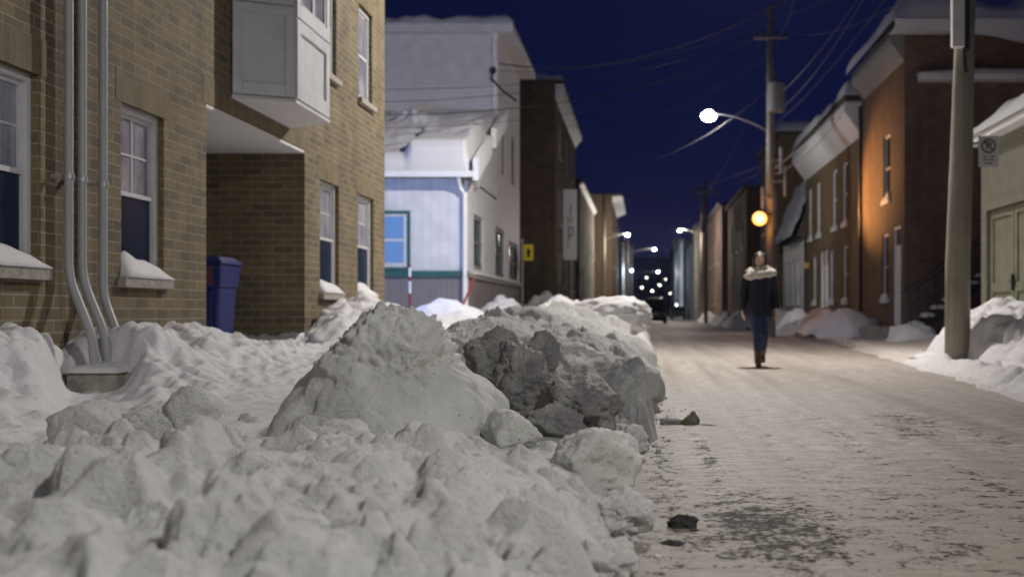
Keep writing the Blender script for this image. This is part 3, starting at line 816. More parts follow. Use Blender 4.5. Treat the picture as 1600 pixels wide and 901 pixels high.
def street_wall(bm, X, inward, y0, y1, z0, z1, ops, depth=0.12):
    """wall in the plane x=X facing the street; ops = openings (y0,y1,z0,z1); inward = -1 (left side) or +1"""
    yy = sorted(set([y0, y1] + [v for o in ops for v in o[:2] if y0 < v < y1]))
    zz = sorted(set([z0, z1] + [v for o in ops for v in o[2:4] if z0 < v < z1]))
    for a, b_ in zip(yy, yy[1:]):
        for c, d in zip(zz, zz[1:]):
            my, mz = (a+b_)/2, (c+d)/2
            if any(o[0] < my < o[1] and o[2] < mz < o[3] for o in ops): continue
            quad(bm, (X, a, c), (X, b_, c), (X, b_, d), (X, a, d))
    for o in ops:
        dp = o[4] if len(o) > 4 else depth
        Xi = X + inward*dp
        a, b_, c, d = o[:4]
        quad(bm, (X, a, c), (Xi, a, c), (Xi, a, d), (X, a, d))
        quad(bm, (X, b_, c), (Xi, b_, c), (Xi, b_, d), (X, b_, d))
        quad(bm, (X, a, d), (Xi, a, d), (Xi, b_, d), (X, b_, d))
        quad(bm, (X, a, c), (Xi, a, c), (Xi, b_, c), (X, b_, c))

def frame_ring(bm, xa, xb, y0, y1, z0, z1, w):
    box(bm, xa, xb, y0, y0+w, z0, z1); box(bm, xa, xb, y1-w, y1, z0, z1)
    box(bm, xa, xb, y0+w, y1-w, z0, z0+w); box(bm, xa, xb, y0+w, y1-w, z1-w, z1)

def snow_cap(name, parent, x0, x1, y0, y1, z, h, seed, mat='snow', n=(8, 24), slope=None):
    """a rounded drift lying on a ledge"""
    xs_ = np.linspace(x0, x1, n[0]); ys_ = np.linspace(y0, y1, n[1])
    X_, Y_ = np.meshgrid(xs_, ys_)
    u = (X_-x0)/(x1-x0); v = (Y_-y0)/(y1-y0)
    e = np.minimum(np.minimum(u, 1-u)*3.0, np.minimum(v, 1-v)*6.0)
    prof = np.sqrt(np.clip(e, 0, 1))
    if slope: prof = np.minimum(prof, 1.0)*slope(u, v)
    Z_ = z + h*prof*(1 + 0.35*fbm(Y_*2.2, X_*2.2, 3, seed))
    o = grid_mesh(name, X_, Y_, Z_, M[mat], parent)
    md = o.modifiers.new('thick', 'SOLIDIFY'); md.thickness = 0.01; md.offset = -1
    return o

def window_street(root, X, inward, y0, y1, z0, z1, depth=0.10, fw=0.055, style='sash', frame='vinyl', pane_up='curtain', pane_lo='glass_dark', sill=True, snow=0.0, seed=0, muntin=True, sill_mat='concrete', snow_seed=0):
    """a hung window in a street wall: frame > sash, pane, sill, snow"""
    s = -inward
    xf = X + inward*depth
    b = BM(); frame_ring(b, xf, xf + s*0.055, y0, y1, z0, z1, fw)
    fr = obj('window', b, M[frame], root, bevel=0.004)
    WL[fr] = WL[root]
    zm = z0 + (z1-z0)*0.49
    ya, yb, za, zb = y0+fw, y1-fw, z0+fw, z1-fw
    if style == 'sash':
        b = BM(); xs0 = xf + s*0.012
        frame_ring(b, xs0, xs0 + s*0.028, ya, yb, za, zm+0.02, 0.036)
        obj('lower_sash', b, M[frame], fr)
        b = BM(); xs1 = xf - s*0.006
        frame_ring(b, xs1, xs1 + s*0.026, ya, yb, zm-0.01, zb, 0.034)
        if muntin:
            yc = (ya+yb)/2; zc = (zm+zb)/2
            box(b, xs1+s*.004, xs1 + s*0.018, yc-0.009, yc+0.009, zm+0.03, zb-0.036)
            box(b, xs1+s*.003, xs1 + s*0.017, ya+0.035, yb-0.035, zc-0.009, zc+0.009)
        obj('upper_sash', b, M[frame], fr)
        b = BM(); x = xs0 + s*0.008; quad(b, (x, ya+.03, za+.03), (x, yb-.03, za+.03), (x, yb-.03, zm), (x, ya+.03, zm)); obj('lower_pane', b, M[pane_lo], fr)
        b = BM(); x = xs1 + s*0.006; quad(b, (x, ya+.03, zm+.01), (x, yb-.03, zm+.01), (x, yb-.03, zb-.03), (x, ya+.03, zb-.03)); obj('upper_pane', b, M[pane_up], fr)
        b = BM(); box(b, xf - s*0.03, xf - s*0.022, y0, y1, z0, z1); obj('backing', b, M['darkmetal'], fr)
    else:
        b = BM(); x = xf + s*0.015; quad(b, (x, ya-.002, za-.002), (x, yb+.002, za-.002), (x, yb+.002, zb+.002), (x, ya-.002, zb+.002)); obj('pane', b, M[pane_lo], fr)
        b = BM(); box(b, xf+s*.018, xf + s*0.045, ya, yb, (za+zb)/2-0.02, (za+zb)/2+0.02); obj('meeting_rail', b, M[frame], fr)
    if sill:
        b = BM(); box(b, X + inward*(depth-0.002), X + s*0.07, y0-0.06, y1+0.06, z0-0.085, z0-0.002)
        obj('sill', b, M[sill_mat], fr, bevel=0.006)
    if snow > 0:
        snow_cap('sill_snow', fr, X + inward*(depth-0.05), X + s*0.075, y0-0.02, y1+0.05, z0-0.004, snow, seed, slope=(lambda u, v: (0.45 + 0.75*(1-v)) * ((1-u)*1.0+0.25 if inward < 0 else u*1.0+0.25)))
    return fr

# ------------------------------------------------------------------ the tan brick building on the left
BX = -4.26
B1 = thing('brick_building', 'tan brick building filling the left side, with white bay window and covered passage', 'building', (BX, 13, 0.3))
wins = [(7.26, 8.12, 1.11, 2.47), (9.40, 10.24, 1.09, 2.52), (15.18, 16.13, 1.06, 2.56), (17.18, 18.2, 1.06, 2.58)]
upw = [(15.2, 16.0, 4.02, 5.44), (17.25, 18.1, 4.02, 5.44)]
PAS = (11.23, 14.5, 0.0, 2.84)
ops = [w + (0.14,) for w in wins + upw] + [PAS + (3.6,)]
b = BM()
street_wall(b, BX, -1, -4.0, 18.98, -0.3, 9.0, ops)
quad(b, (BX, -4, -0.3), (-13, -4, -0.3), (-13, -4, 9), (BX, -4, 9))
quad(b, (BX, 18.98, -0.3), (-13, 18.98, -0.3), (-13, 18.98, 9), (BX, 18.98, 9))
quad(b, (-13, -4, -0.3), (-13, 18.98, -0.3), (-13, 18.98, 9), (-13, -4, 9))
quad(b, (BX, -4, 9), (BX, 18.98, 9), (-13, 18.98, 9), (-13, -4, 9))
quad(b, (BX-3.6, 11.2, 0), (BX-3.6, 14.6, 0), (BX-3.6, 14.6, 2.9), (BX-3.6, 11.2, 2.9))
wall = obj('wall', b, M['brick'], B1); WL[wall] = WL[B1]
b = BM(); box(b, BX-3.5, BX-0.004, 11.236, 14.494, 2.80, 2.836); obj('passage_ceiling', b, M['soffit'], B1)
# upright brick courses over every opening
def soldier(y0, y1, z):
    b = BM(); box(b, BX-0.02, BX+0.004, y0-0.10, y1+0.10, z, z+0.262); obj('lintel', b, M['brick_soldier'], B1)
for w in wins: soldier(w[0], w[1], w[3])
for w in upw: soldier(w[0], w[1], w[3])
soldier(PAS[0], PAS[1], PAS[3])
sn = [0.20, 0.21, 0.20, 0.20]
for i, w in enumerate(wins):
    window_street(B1, BX, -1, *w, depth=0.11, snow=sn[i], seed=300+i*7)
for i, w in enumerate(upw):
    window_street(B1, BX, -1, *w, depth=0.11, pane_lo='curtain', muntin=False)
# bay window
bz0, bz1 = 3.05, 6.4
prof = [(BX+0.003, 11.93), (-3.70, 12.22), (-3.70, 13.47), (BX+0.003, 13.87)]
b = BM(); prism(b, prof, 'z', bz0, bz1)
bay = obj('bay_window', b, M['bay_paint'], B1, bevel=0.006); WL[bay] = WL[B1]
b = BM(); prism(b, [(BX+0.004, 11.90), (-3.67, 12.19), (-3.67, 13.50), (BX+0.004, 13.90)], 'z', bz0-0.035, bz0-0.002); obj('bay_floor', b, M['soffit'], bay, bevel=0.005)
def facet(a, c, z0, z1, u0, u1, out0, out1, name, mat, w=0.07, fill=None, fill_mat=None):
    """a raised ring (and a recessed field) on one facet of the bay"""
    a = Vector((a[0], a[1], 0)); c = Vector((c[0], c[1], 0)); d = (c-a); L = d.length; d.normalize()
    n = Vector((d.y, -d.x, 0))
    b = BM()
    def slab(b, u0, u1, z0, z1, o0, o1):
        vs = [bm_ for bm_ in ()]
        pts = [(u0, o0), (u1, o0), (u1, o1), (u0, o1)]
        lo = [b.verts.new(a + d*p[0] + n*p[1] + Vector((0, 0, z0))) for p in pts]
        hi = [b.verts.new(a + d*p[0] + n*p[1] + Vector((0, 0, z1))) for p in pts]
        b.faces.new(lo[::-1]); b.faces.new(hi)
        for i in range(4): b.faces.new([lo[i], lo[(i+1) % 4], hi[(i+1) % 4], hi[i]])
    U0, U1 = u0*L, u1*L
    slab(b, U0, U0+w, z0, z1, out0, out1); slab(b, U1-w, U1, z0, z1, out0, out1)
    slab(b, U0+w, U1-w, z0, z0+w*1.3, out0, out1); slab(b, U0+w, U1-w, z1-w, z1, out0, out1)
    o = obj(name, b, M[mat], bay, bevel=0.004)
    if fill:
        b = BM(); slab(b, U0+w*.98, U1-w*.98, z0+w, z1-w*.9, out0, out0+0.006); obj(fill, b, M[fill_mat], bay)
    return o
F1, F2, F3, F4 = prof
facet(F1, F2, bz0+0.02, 4.02, 0.0, 1.0, 0.002, 0.030, 'panel_frame', 'bay_paint', 0.10, 'panel_field', 'bay_paint')
facet(F1, F2, 4.04, 6.3, 0.0, 1.0, 0.002, 0.030, 'window_frame', 'bay_paint', 0.10, 'bay_pane', 'curtain')
facet(F2, F3, bz0+0.02, 3.92, 0.0, 1.0, 0.002, 0.035, 'panel_frame', 'bay_paint', 0.13, 'panel_field', 'bay_paint')
facet(F2, F3, 3.94, 6.3, 0.0, 1.0, 0.002, 0.035, 'window_frame', 'bay_paint', 0.11, 'bay_pane', 'curtain')
facet(F2, F3, 4.06, 6.2, 0.12, 0.50, 0.008, 0.030, 'casement', 'vinyl', 0.04)
facet(F2, F3, 4.06, 6.2, 0.50, 0.88, 0.008, 0.030, 'casement', 'vinyl', 0.04)
facet(F3, F4, bz0+0.02, 3.92, 0.0, 1.0, 0.002, 0.030, 'panel_frame', 'bay_paint', 0.10, 'panel_field', 'bay_paint')

# grey conduits up the facade, bending out to a concrete block in the snow
for (lab, y, yb, xb) in (('grey conduit nearest the big left window, the most bent of the three', 8.30, 8.22, -3.92),
                         ('middle grey conduit of the three', 8.50, 8.42, -3.92),
                         ('grey conduit closest to the second window, the straightest of the three', 8.83, 8.72, -3.96)):
    t = thing('electrical_conduit', lab, 'conduit', (BX+0.12, y, 0.4), 'conduits on the brick facade')
    x = BX+0.12
    zb = 1.0 if y < 8.6 else 0.85
    pts = [(x, y, 7.0), (x, y, 3.0), (x, y, zb+0.15)]
    for k in range(1, 9):
        q = k/8; s = q*q*(3-2*q)
        pts.append((x + (xb-x)*s, y + (yb-y)*s, zb+0.15 - (zb+0.15-0.50)*q))
    pts.append((xb + 0.02, yb, 0.30))
    b = BM(); tube(b, pts, 0.033, 14); obj('pipe', b, M['conduit'], t, smooth=True)
    for z in (1.78, 4.2):
        b = BM(); tube(b, [(x, y, z-0.02), (x, y, z+0.02)], 0.041, 14); box(b, BX, x-0.02, y-0.015, y+0.015, z-0.015, z+0.015); obj('clamp', b, M['steel'], t)
t = thing('conduit_block', 'square concrete block in the snow where the three grey conduits end', 'block', (-3.9, 8.4, 0.2))
b = BM(); box(b, -4.08, -3.72, 8.14, 8.66, 0.0, 0.375); obj('block', b, M['concrete'], t, bevel=0.012)
snow_cap('snow', t, -4.10, -3.70, 8.12, 8.68, 0.37, 0.06, 77)

# blue wheeled bin in the passage
def wheeled_bin(c):
    t = thing('wheeled_bin', 'tall blue wheeled bin standing in the brick passage beside the corner', 'bin', c)
    x, y, z = c
    def taper(b, w0, d0, w1, d1, z0, z1):
        lo = [b.verts.new((x+sx*w0/2, y+sy*d0/2, z+z0)) for sx, sy in ((-1,-1),(1,-1),(1,1),(-1,1))]
        hi = [b.verts.new((x+sx*w1/2, y+sy*d1/2, z+z1)) for sx, sy in ((-1,-1),(1,-1),(1,1),(-1,1))]
        b.faces.new(lo[::-1]); b.faces.new(hi)
        for i in range(4): b.faces.new([lo[i], lo[(i+1)%4], hi[(i+1)%4], hi[i]])
    b = BM(); taper(b, .44, .46, .50, .56, .04, .70); obj('body', b, M['bin_blue'], t, bevel=0.03)
    b = BM(); taper(b, .53, .60, .56, .64, .69, .96); obj('hopper', b, M['bin_blue'], t, bevel=0.02)
    b = BM(); taper(b, .60, .70, .58, .66, .955, 1.0); 
    taper(b, .54, .60, .46, .5, .998, 1.045); obj('lid', b, M['bin_blue'], t, bevel=0.012)
    b = BM(); box(b, x+.10, x+.17, y-.295, y-.24, z+.06, z+.66); obj('rib', b, M['bin_blue'], t, bevel=0.01)
    b = BM(); box(b, x-.17, x-.10, y-.295, y-.24, z+.06, z+.66); obj('rib', b, M['bin_blue'], t, bevel=0.01)
    b = BM(); tube(b, [(x-.22, y+.33, z+.93), (x-.22, y+.40, z+.95), (x+.22, y+.40, z+.95), (x+.22, y+.33, z+.93)], .016, 8); obj('handle', b, M['bin_blue'], t)
    lb = BM(); box(lb, x-.06, x+.19, y-.318, y-.310, z+.72, z+.93); l = obj('label', lb, M['bin_label'], t); WL[l] = WL[t]
    b = BM()
    box(b, x+.055, x+.075, y-.323, y-.319, z+.79, z+.90); box(b, x+.030, x+.054, y-.323, y-.319, z+.865, z+.90); box(b, x+.03, x+.10, y-.323, y-.319, z+.745, z+.757)
    obj('label_mark', b, M['sign_white'], l)
    for s in (-1, 1):
        b = BM(); tube(b, [(x+s*.25, y+.22, z+.10), (x+s*.30, y+.22, z+.10)], .10, 20); obj('wheel', b, M['rubber'], t)
    b = BM(); ellip(b, (x-.20, y-.30, z+.95), (.07, .04, .03), 2); obj('orange_tab', b, M['orange'], t, smooth=True)
wheeled_bin((-4.965, 13.1, 0.385))

# ------------------------------------------------------------------ white clapboard house with snow-laden lean-to
B2 = thing('clapboard_house', 'white clapboard house with a thick flat snow-covered roof and a lean-to', 'house', (-6, 31.4, 0.3))
X2 = -4.0; YL, YM, YE = 26.0, 31.4, 37.3
b = BM()
quad(b, (X2, YM, 5.0), (-13, YM, 5.0), (-13, YM, 8.5), (X2, YM, 8.5))
street_wall(b, X2, -1, YM, YE, 3.9, 8.5, [(32.6, 33.4, 4.7, 6.2), (35.0, 35.9, 4.7, 6.2)], 0.1)
wall = obj('upper_wall', b, M['clap'], B2); WL[wall] = WL[B2]
b = BM()
LW = [(27.2, 28.8, 1.83, 3.14), (31.2, 33.3, 1.70, 3.15), (34.4, 36.9, 1.70, 2.95)]
street_wall(b, X2, -1, YL, YE, 1.62, 3.9, LW, 0.10)
prism(b, [(YL, 3.85), (YM, 3.85), (YM, 5.75), (YL, 3.87)], 'x', X2-0.1, X2)
quad(b, (X2, YL, 1.62), (-13, YL, 1.62), (-13, YL, 3.86), (X2, YL, 3.86))
obj('board_wall', b, M['board_white'], B2)
b = BM()
quad(b, (X2+.002, YL-.002, -0.2), (-13, YL-.002, -0.2), (-13, YL-.002, 1.62), (X2+.002, YL-.002, 1.62))
quad(b, (X2+.002, YL-.002, -0.2), (X2+.002, YE, -0.2), (X2+.002, YE, 1.62), (X2+.002, YL-.002, 1.62))
quad(b, (X2, YE, -0.2), (-13, YE, -0.2), (-13, YE, 8.5), (X2, YE, 8.5))
obj('skirt_wall', b, M['board_grey'], B2)
b = BM(); box(b, -13, X2+.05, YL-.05, YL+.01, 1.60, 1.74); obj('green_band', b, M['green_trim'], B2)
b = BM(); box(b, X2-.01, X2+.05, YL+.012, YE, 1.60, 1.70); lb_ = obj('street_band', b, M['trim_grey'], B2); WL[lb_] = WL[B2]
snow_cap('band_snow', B2, X2-.02, X2+.06, YL+1.0, YE, 1.70, .07, 91)
b = BM(); box(b, X2-.02, X2+.03, YL-.03, YL+.12, 0.0, 3.75); box(b, X2+.003, X2+.02, YL+.12, YL+.20, 1.75, 3.75); obj('corner_board', b, M['fascia'], B2)
b = BM(); box(b, X2-.1, X2+.025, YM-.06, YM+.10, 5.5, 8.5); obj('corner_trim', b, M['fascia'], B2)
# frontal window of the lean-to, glowing blue
b = BM(); 
for (x0, x1, z0, z1) in ((-6.45, -5.25, 3.02, 3.09), (-6.45, -5.25, 1.75, 1.82), (-6.45, -6.38, 1.82, 3.02), (-5.32, -5.25, 1.82, 3.02)): box(b, x0, x1, YL-.06, YL-.005, z0, z1)
w = obj('window', b, M['green_trim'], B2); WL[w] = WL[B2]
b = BM()
for (x0, x1, z0, z1) in ((-6.38, -5.32, 2.96, 3.02), (-6.38, -5.32, 1.82, 1.92), (-6.38, -6.32, 1.92, 2.96), (-5.40, -5.32, 1.92, 2.96), (-6.32, -5.40, 2.40, 2.46)): box(b, x0, x1, YL-.045, YL-.012, z0, z1)
obj('sash', b, M['vinyl'], w)
b = BM(); quad(b, (-6.33, YL-.02, 1.9), (-5.39, YL-.02, 1.9), (-5.39, YL-.02, 2.97), (-6.33, YL-.02, 2.97)); obj('pane', b, M['pane_blue'], w)
for i, o_ in enumerate(LW):
    fr = window_street(B2, X2, -1, *o_, depth=0.09, fw=0.14 if i else 0.10, style='plain', frame='trim_grey', pane_lo='glass_dark', sill=False)
    b = BM(); box(b, X2-.085, X2-.05, o_[0]+.1, o_[1]-.1, o_[2]+.1, o_[2]+.18); box(b, X2-.085, X2-.055, (o_[0]+o_[1])/2-.05, (o_[0]+o_[1])/2+.05, o_[2]+.18, o_[3]-.1); obj('green_bar', b, M['green_trim'], fr)
for o_ in ((32.6, 33.4, 4.7, 6.2), (35.0, 35.9, 4.7, 6.2)):
    window_street(B2, X2, -1, *o_, depth=0.09, fw=0.07, style='plain', frame='trim_grey', sill=False)
# lean-to roof, gutter, rake boards and its load of snow
b = BM(); prism(b, [(YL-.25, 3.80), (YM, 5.78), (YM, 5.92), (YL-.25, 3.92)], 'x', -13, X2+.20); rf = obj('lean_to_roof', b, M['roof_dark'], B2); WL[rf] = WL[B2]
b = BM(); prism(b, [(YL-.34, 3.74), (YL+2.0, 4.62), (YL+2.0, 5.10), (YL-.34, 4.24)], 'x', X2+.205, X2+.33); obj('rake_board', b, M['fascia'], rf)
b = BM(); prism(b, [(YL+2.75, 4.90), (YM-.1, 5.85), (YM-.1, 6.33), (YL+2.75, 5.40)], 'x', X2+.205, X2+.33); obj('rake_board', b, M['fascia'], rf)
b = BM(); box(b, -13, X2+.2, YL-.36, YL-.252, 3.82, 3.95); obj('gutter', b, M['fascia'], rf)
b = BM(); tube(b, [(X2-.12, YL-.30, 3.82), (X2-.12, YL-.12, 3.62), (X2-.02, YL-.07, 3.45), (X2-.02, YL-.07, 0.3)], .05, 8); obj('downpipe', b, M['fascia'], rf)
xs_ = np.arange(-13, X2+.15, .04); ys_ = np.arange(YL-.30, YM+.05, .04)
X_, Y_ = np.meshgrid(xs_, ys_)
T_ = np.clip((Y_-YL+.25)/(YM-YL+.25), 0, 1)
th = 0.42*np.sqrt(np.clip((Y_-(YL-.32))/.25, 0, 1))*np.sqrt(np.clip((X2+.16-X_)/.2, 0.02, 1)) + 0.22*fbm(X_*.7, Y_*.9, 4, 93)*sstep(0, .4, T_)
step_ = sstep(-5.35, -5.15, X_ + 0.15*fbm(Y_*1.2, X_*.5, 3, 95))*sstep(YL+3.2, YL+2.4, Y_)
th = th + 0.30*step_
th = th + 0.25*np.exp(-((X_+5.9)/.5)**2 - ((Y_-(YL+3.6))/.3)**2)*(1+fbm(X_*5, Y_*5, 3, 97))
TH_ = np.maximum(th, .24)
TH_[:2, :] = -.03; TH_[:, -1] = -.03; TH_[:, -2] *= .6; TH_[:, -3] *= .85
o = grid_mesh('roof_snow', X_, Y_, 3.90 + 2.0*T_ + TH_, M['snow'], rf)
b = BM(); box(b, -13, X2+.48, YM-.28, YE+.25, 8.38, 8.62); rf = obj('roof', b, M['clap'], B2, bevel=0.01); WL[rf] = WL[B2]
xs_ = np.arange(-13, X2+.55, .05); ys_ = np.arange(YM-.30, YE+.3, .05)
X_, Y_ = np.meshgrid(xs_, ys_)
e = np.sqrt(np.clip(np.minimum(Y_-(YM-.30), X2+.5-X_)/.25, 0, 1))
grid_mesh('roof_snow', X_, Y_, 8.62 + .22*e*(1+.8*fbm(X_*.9, Y_*.9, 3, 99)), M['snow'], rf)
# service bracket with drooping cables on the corner
t = thing('service_bracket', 'black cable bracket drooping at the upper corner of the white clapboard house', 'bracket', (X2+.06, YM-.1, 7.5))
b = BM(); tube(b, [(X2-.05, YM-.07, 7.35), (X2-.12, YM-.12, 7.15), (X2+.15, YM-.05, 6.85), (X2+.5, YM+.3, 6.62)], .03, 8); obj('cable_loop', b, M['cable'], t)
b = BM(); box(b, X2-.15, X2+.0, YM-.14, YM-.065, 7.3, 7.45); obj('insulator', b, M['cable'], t, bevel=.01)
# little wall lamp under the lean-to eave
t = thing('wall_lamp', 'small hooded lamp under the rake of the white lean-to', 'lamp', (X2, 27.0, 3.9))
b = BM(); box(b, X2, X2+.12, 27.2, 27.4, 3.72, 3.98); obj('hood', b, M['steel'], t, bevel=.02)

# ------------------------------------------------------------------ generic street buildings
def building(lab, cat, side, X, y0, y1, ztop, wallmat, ops=(), depth=9.0, frontmat=None, cornice=0.0, cornice_mat='fascia', snow=0.25, endmat=None, frame='white_paint', pane='glass_dark', overhang=0.25, lit=(), name='street_building', sillsnow=0.0, doors=(), roofmat='roof_dark', group=None):
    inw = side  # -1 left side, +1 right side
    root = thing(name, lab, cat, (X + inw*depth/2, (y0+y1)/2, 0.1), group)
    Xb = X + inw*depth
    b = BM()
    alls = list(ops) + list(doors)
    street_wall(b, X, inw, y0, y1, -0.2, ztop, alls, 0.12)
    quad(b, (Xb, y0, -.2), (Xb, y1, -.2), (Xb, y1, ztop), (Xb, y0, ztop))
    quad(b, (X, y1, -.2), (Xb, y1, -.2), (Xb, y1, ztop), (X, y1, ztop))
    obj('front_wall', b, M[wallmat], root)
    b = BM(); quad(b, (X, y0, -.2), (Xb, y0, -.2), (Xb, y0, ztop), (X, y0, ztop)); obj('end_wall', b, M[endmat or wallmat], root)
    for i, o_ in enumerate(ops):
        window_street(root, X, inw, *o_[:4], depth=0.10, fw=0.07, style='plain', frame=frame, pane_lo=('pane_warm' if i in lit else pane), sill=True, snow=sillsnow, seed=int(y0*7)+i, sill_mat='white_paint')
    for d in doors:
        b = BM(); frame_ring(b, X+inw*.10, X+inw*.02, *d[:4], .07); fr = obj('door', b, M[frame], root); WL[fr] = WL[root]
        b = BM(); box(b, X+inw*.11, X+inw*.06, d[0]+.07, d[1]-.07, d[2]+.04, d[3]-.5); obj('door_leaf', b, M[frame], fr)
        b = BM(); box(b, X+inw*.10, X+inw*.08, d[0]+.07, d[1]-.07, d[3]-.46, d[3]-.07); obj('transom', b, M['glass_dark'], fr)
    b = BM(); box(b, X - inw*overhang, Xb, y0-.12, y1+.02, ztop, ztop+.18); rf = obj('roof', b, M[roofmat], root); WL[rf] = WL[root]
    if cornice > 0:
        b = BM(); prism(b, [(X - inw*.001, ztop-cornice), (X - inw*overhang*1.0, ztop-cornice*.3), (X - inw*overhang*1.0, ztop-.002), (X - inw*.001, ztop-.002)], 'y', y0, y1)
        obj('cornice', b, M[cornice_mat], root)
    if snow > 0:
        st = max(.08, y0*.003)
        xa, xb = sorted((X - inw*(overhang+.05), Xb))
        xs_ = np.arange(xa, xb, st); ys_ = np.arange(y0-.2, y1+.05, st*1.5)
        X_, Y_ = np.meshgrid(xs_, ys_)
        dd = np.minimum(np.abs(X_ - (X - inw*(overhang+.05))), Y_ - (y0-.2))
        e = np.sqrt(np.clip(dd/.35, 0, 1))
        grid_mesh('roof_snow', X_, Y_, ztop+.17 + snow*e*(1+.9*fbm(X_*.6, Y_*.6, 3, int(y0))), M['snow'], rf)
    return root

# left row
def lw(ys_, zs_):
    return [(y, y+w, z, z+h) for (y, w) in ys_ for (z, h) in zs_]
building('tall dark brown brick block behind the white clapboard house', 'building', -1, -4.0, 52.5, 68.0, 11.2, 'brick_lit', lw([(55, 1.1), (60, 1.1), (64.5, 1.1)], [(2.0, 1.7), (5.0, 1.7), (8.2, 1.7)]), endmat='brick_dark', cornice=.7, snow=.35, overhang=.4)
building('low dark flat-roofed building past the white notice board', 'building', -1, -4.1, 74, 96, 9.2, 'stucco_grey', lw([(78, 1.1), (86, 1.1), (91, 1.1)], [(1.8, 1.7), (5.0, 1.7)]), cornice=.3, snow=.1, endmat='brick_dark')
building('narrow dark house with jutting eave on the left side of the far street', 'house', -1, -2.7, 101, 118, 11.0, 'brick_dark', lw([(104, 1.1), (110, 1.1)], [(2, 1.7), (5, 1.7), (8, 1.6)]), cornice=.5, snow=.08, overhang=.9)
building('ochre-lit narrow house front on the left of the far street', 'house', -1, -3.0, 122, 140, 10.2, 'yellow_paint_and_light', lw([(126, 1.1), (133, 1.1)], [(2, 1.7), (5, 1.7)]), endmat='stucco_grey', snow=.08)
building('pale narrow house beyond the ochre one on the left', 'house', -1, -2.6, 146, 168, 9.8, 'white_paint', lw([(150, 1.2), (158, 1.2)], [(2, 1.7), (4.8, 1.4)]), endmat='stucco_grey', snow=.08, lit=(2,))
building('bluish house far down the left side', 'house', -1, -1.8, 175, 215, 11.0, 'stucco_blue', lw([(182, 1.2), (196, 1.2)], [(2, 1.7), (4.8, 1.4)]), snow=.08)

# right row
# rust brick house
R2 = building('rust brick house with heavy snow on its roof and an orange-lit front', 'house', 1, 6.8, 30.0, 35.75, 8.0, 'brick_rust',
         [(31.7, 32.6, 3.9, 5.75), (31.95, 32.75, 1.15, 3.0)], depth=10, endmat='brick_red', cornice=.65, cornice_mat='trim_grey', snow=.0, sillsnow=.25, doors=[(30.4, 31.3, .45, 3.1)], overhang=.35)
rf = [o for o in R2.children if o.name.startswith('roof')][0]
xs_ = np.arange(6.3, 16.8, .06); ys_ = np.arange(29.1, 35.9, .06)
X_, Y_ = np.meshgrid(xs_, ys_)
dd = np.minimum(X_ - 6.3, Y_ - 29.1)
e = np.sqrt(np.clip(dd/.6, 0, 1))
up = grid_mesh('roof_snow', X_, Y_, 8.16 + (.75 + .35*np.exp(-((X_-7.6)/1.2)**2))*e*(1+.5*fbm(X_*.5, Y_*.5, 3, 201)), M['snow'], rf)
b = BM()
for k in range(60):
    pass
xs_ = np.linspace(6.35, 16.8, 120)
lo = []; hi = []
for x in xs_:
    q = 0.35*math.sin((x-6.35)*0.8)*0.5 + .12*float(fbm(np.array([x*.9]), np.array([3.0]), 3, 205)[0])
    lo.append((x, 29.12, 8.02 - max(0, .55*math.exp(-((x-10.8)/2.6)**2)) + q*.3)); hi.append((x, 29.05, 8.20))
for i in range(len(lo)-1):
    quad(b, lo[i], lo[i+1], hi[i+1], hi[i])
    quad(b, lo[i], lo[i+1], (lo[i+1][0], 29.9, 8.0), (lo[i][0], 29.9, 8.0))
obj('overhanging_snow', b, M['snow'], rf, smooth=True)
b = BM(); box(b, 7.15, 13.0, 29.55, 29.998, 6.78, 6.95); led = obj('end_ledge', b, M['fascia'], R2, bevel=.02); WL[led] = WL[R2]
snow_cap('ledge_snow', led, 7.1, 13.0, 29.5, 30.0, 6.95, .10, 207, n=(60, 8))
b = BM(); tube(b, [(8.2, 29.9, 4.95), (8.2, 29.7, 4.95)], .14, 14); obj('wall_fixture', b, M['steel'], R2)
# iron stair at its end wall
t = thing('iron_stair', 'black iron stair with railing climbing along the dark end wall of the rust brick house', 'stair', (7.6, 28.6, .3))
b = BM()
for i in range(9):
    box(b, 7.15+i*.28, 7.15+i*.28+.30, 28.2, 29.2, .45+i*.20, .49+i*.20)
st = obj('treads', b, M['darkmetal'], t); WL[st] = WL[t]
for i in range(9): snow_cap('tread_snow', st, 7.17+i*.28, 7.43+i*.28, 28.25, 29.15, .49+i*.20, .09, 400+i, n=(6, 10))
for y in (28.15, 29.25):
    b = BM()
    prism(b, [(7.0, .25), (7.2, .25), (9.75, 2.1), (9.75, 2.32)], 'y', y-.02, y+.02); obj('stringer', b, M['darkmetal'], t)
    b = BM(); tube(b, [(7.05, y, 1.30), (9.8, y, 3.25)], .025, 8); tube(b, [(7.05, y, .85), (9.8, y, 2.8)], .016, 8)
    for i in range(14):
        x = 7.05 + i*.21; tube(b, [(x, y, .30+max(0, (x-7.05))*.71), (x, y, 1.30+(x-7.05)*.71)], .012, 6)
    obj('railing', b, M['darkmetal'], t)
t.location.x -= .50
tt = thing('black_crate', 'dark boxy container half buried in snow beside the iron stair', 'crate', (8.0, 27.6, .2))
b = BM(); box(b, 7.25, 7.95, 27.2, 27.8, .15, .80); obj('body', b, M['darkmetal'], tt, bevel=.03)
b = BM(); box(b, 7.22, 7.98, 27.17, 27.83, .80, .86); obj('lid', b, M['darkmetal'], tt, bevel=.01)
heap('snow_heap', 'small heap against the foot of the black iron stair', 6.55, 27.9, .6, .8, .28, .2, 71, M['snow'], pointed=.7)
bm = BM(); box(bm, 5.9, 6.79, 30.1, 31.6, .05, .42)
tag(obj('door_step', bm, M['concrete'], bevel=.02, loc=(6.3, 30.8, .05)), 'bare grey doorstep below the white door of the rust brick house', 'step')

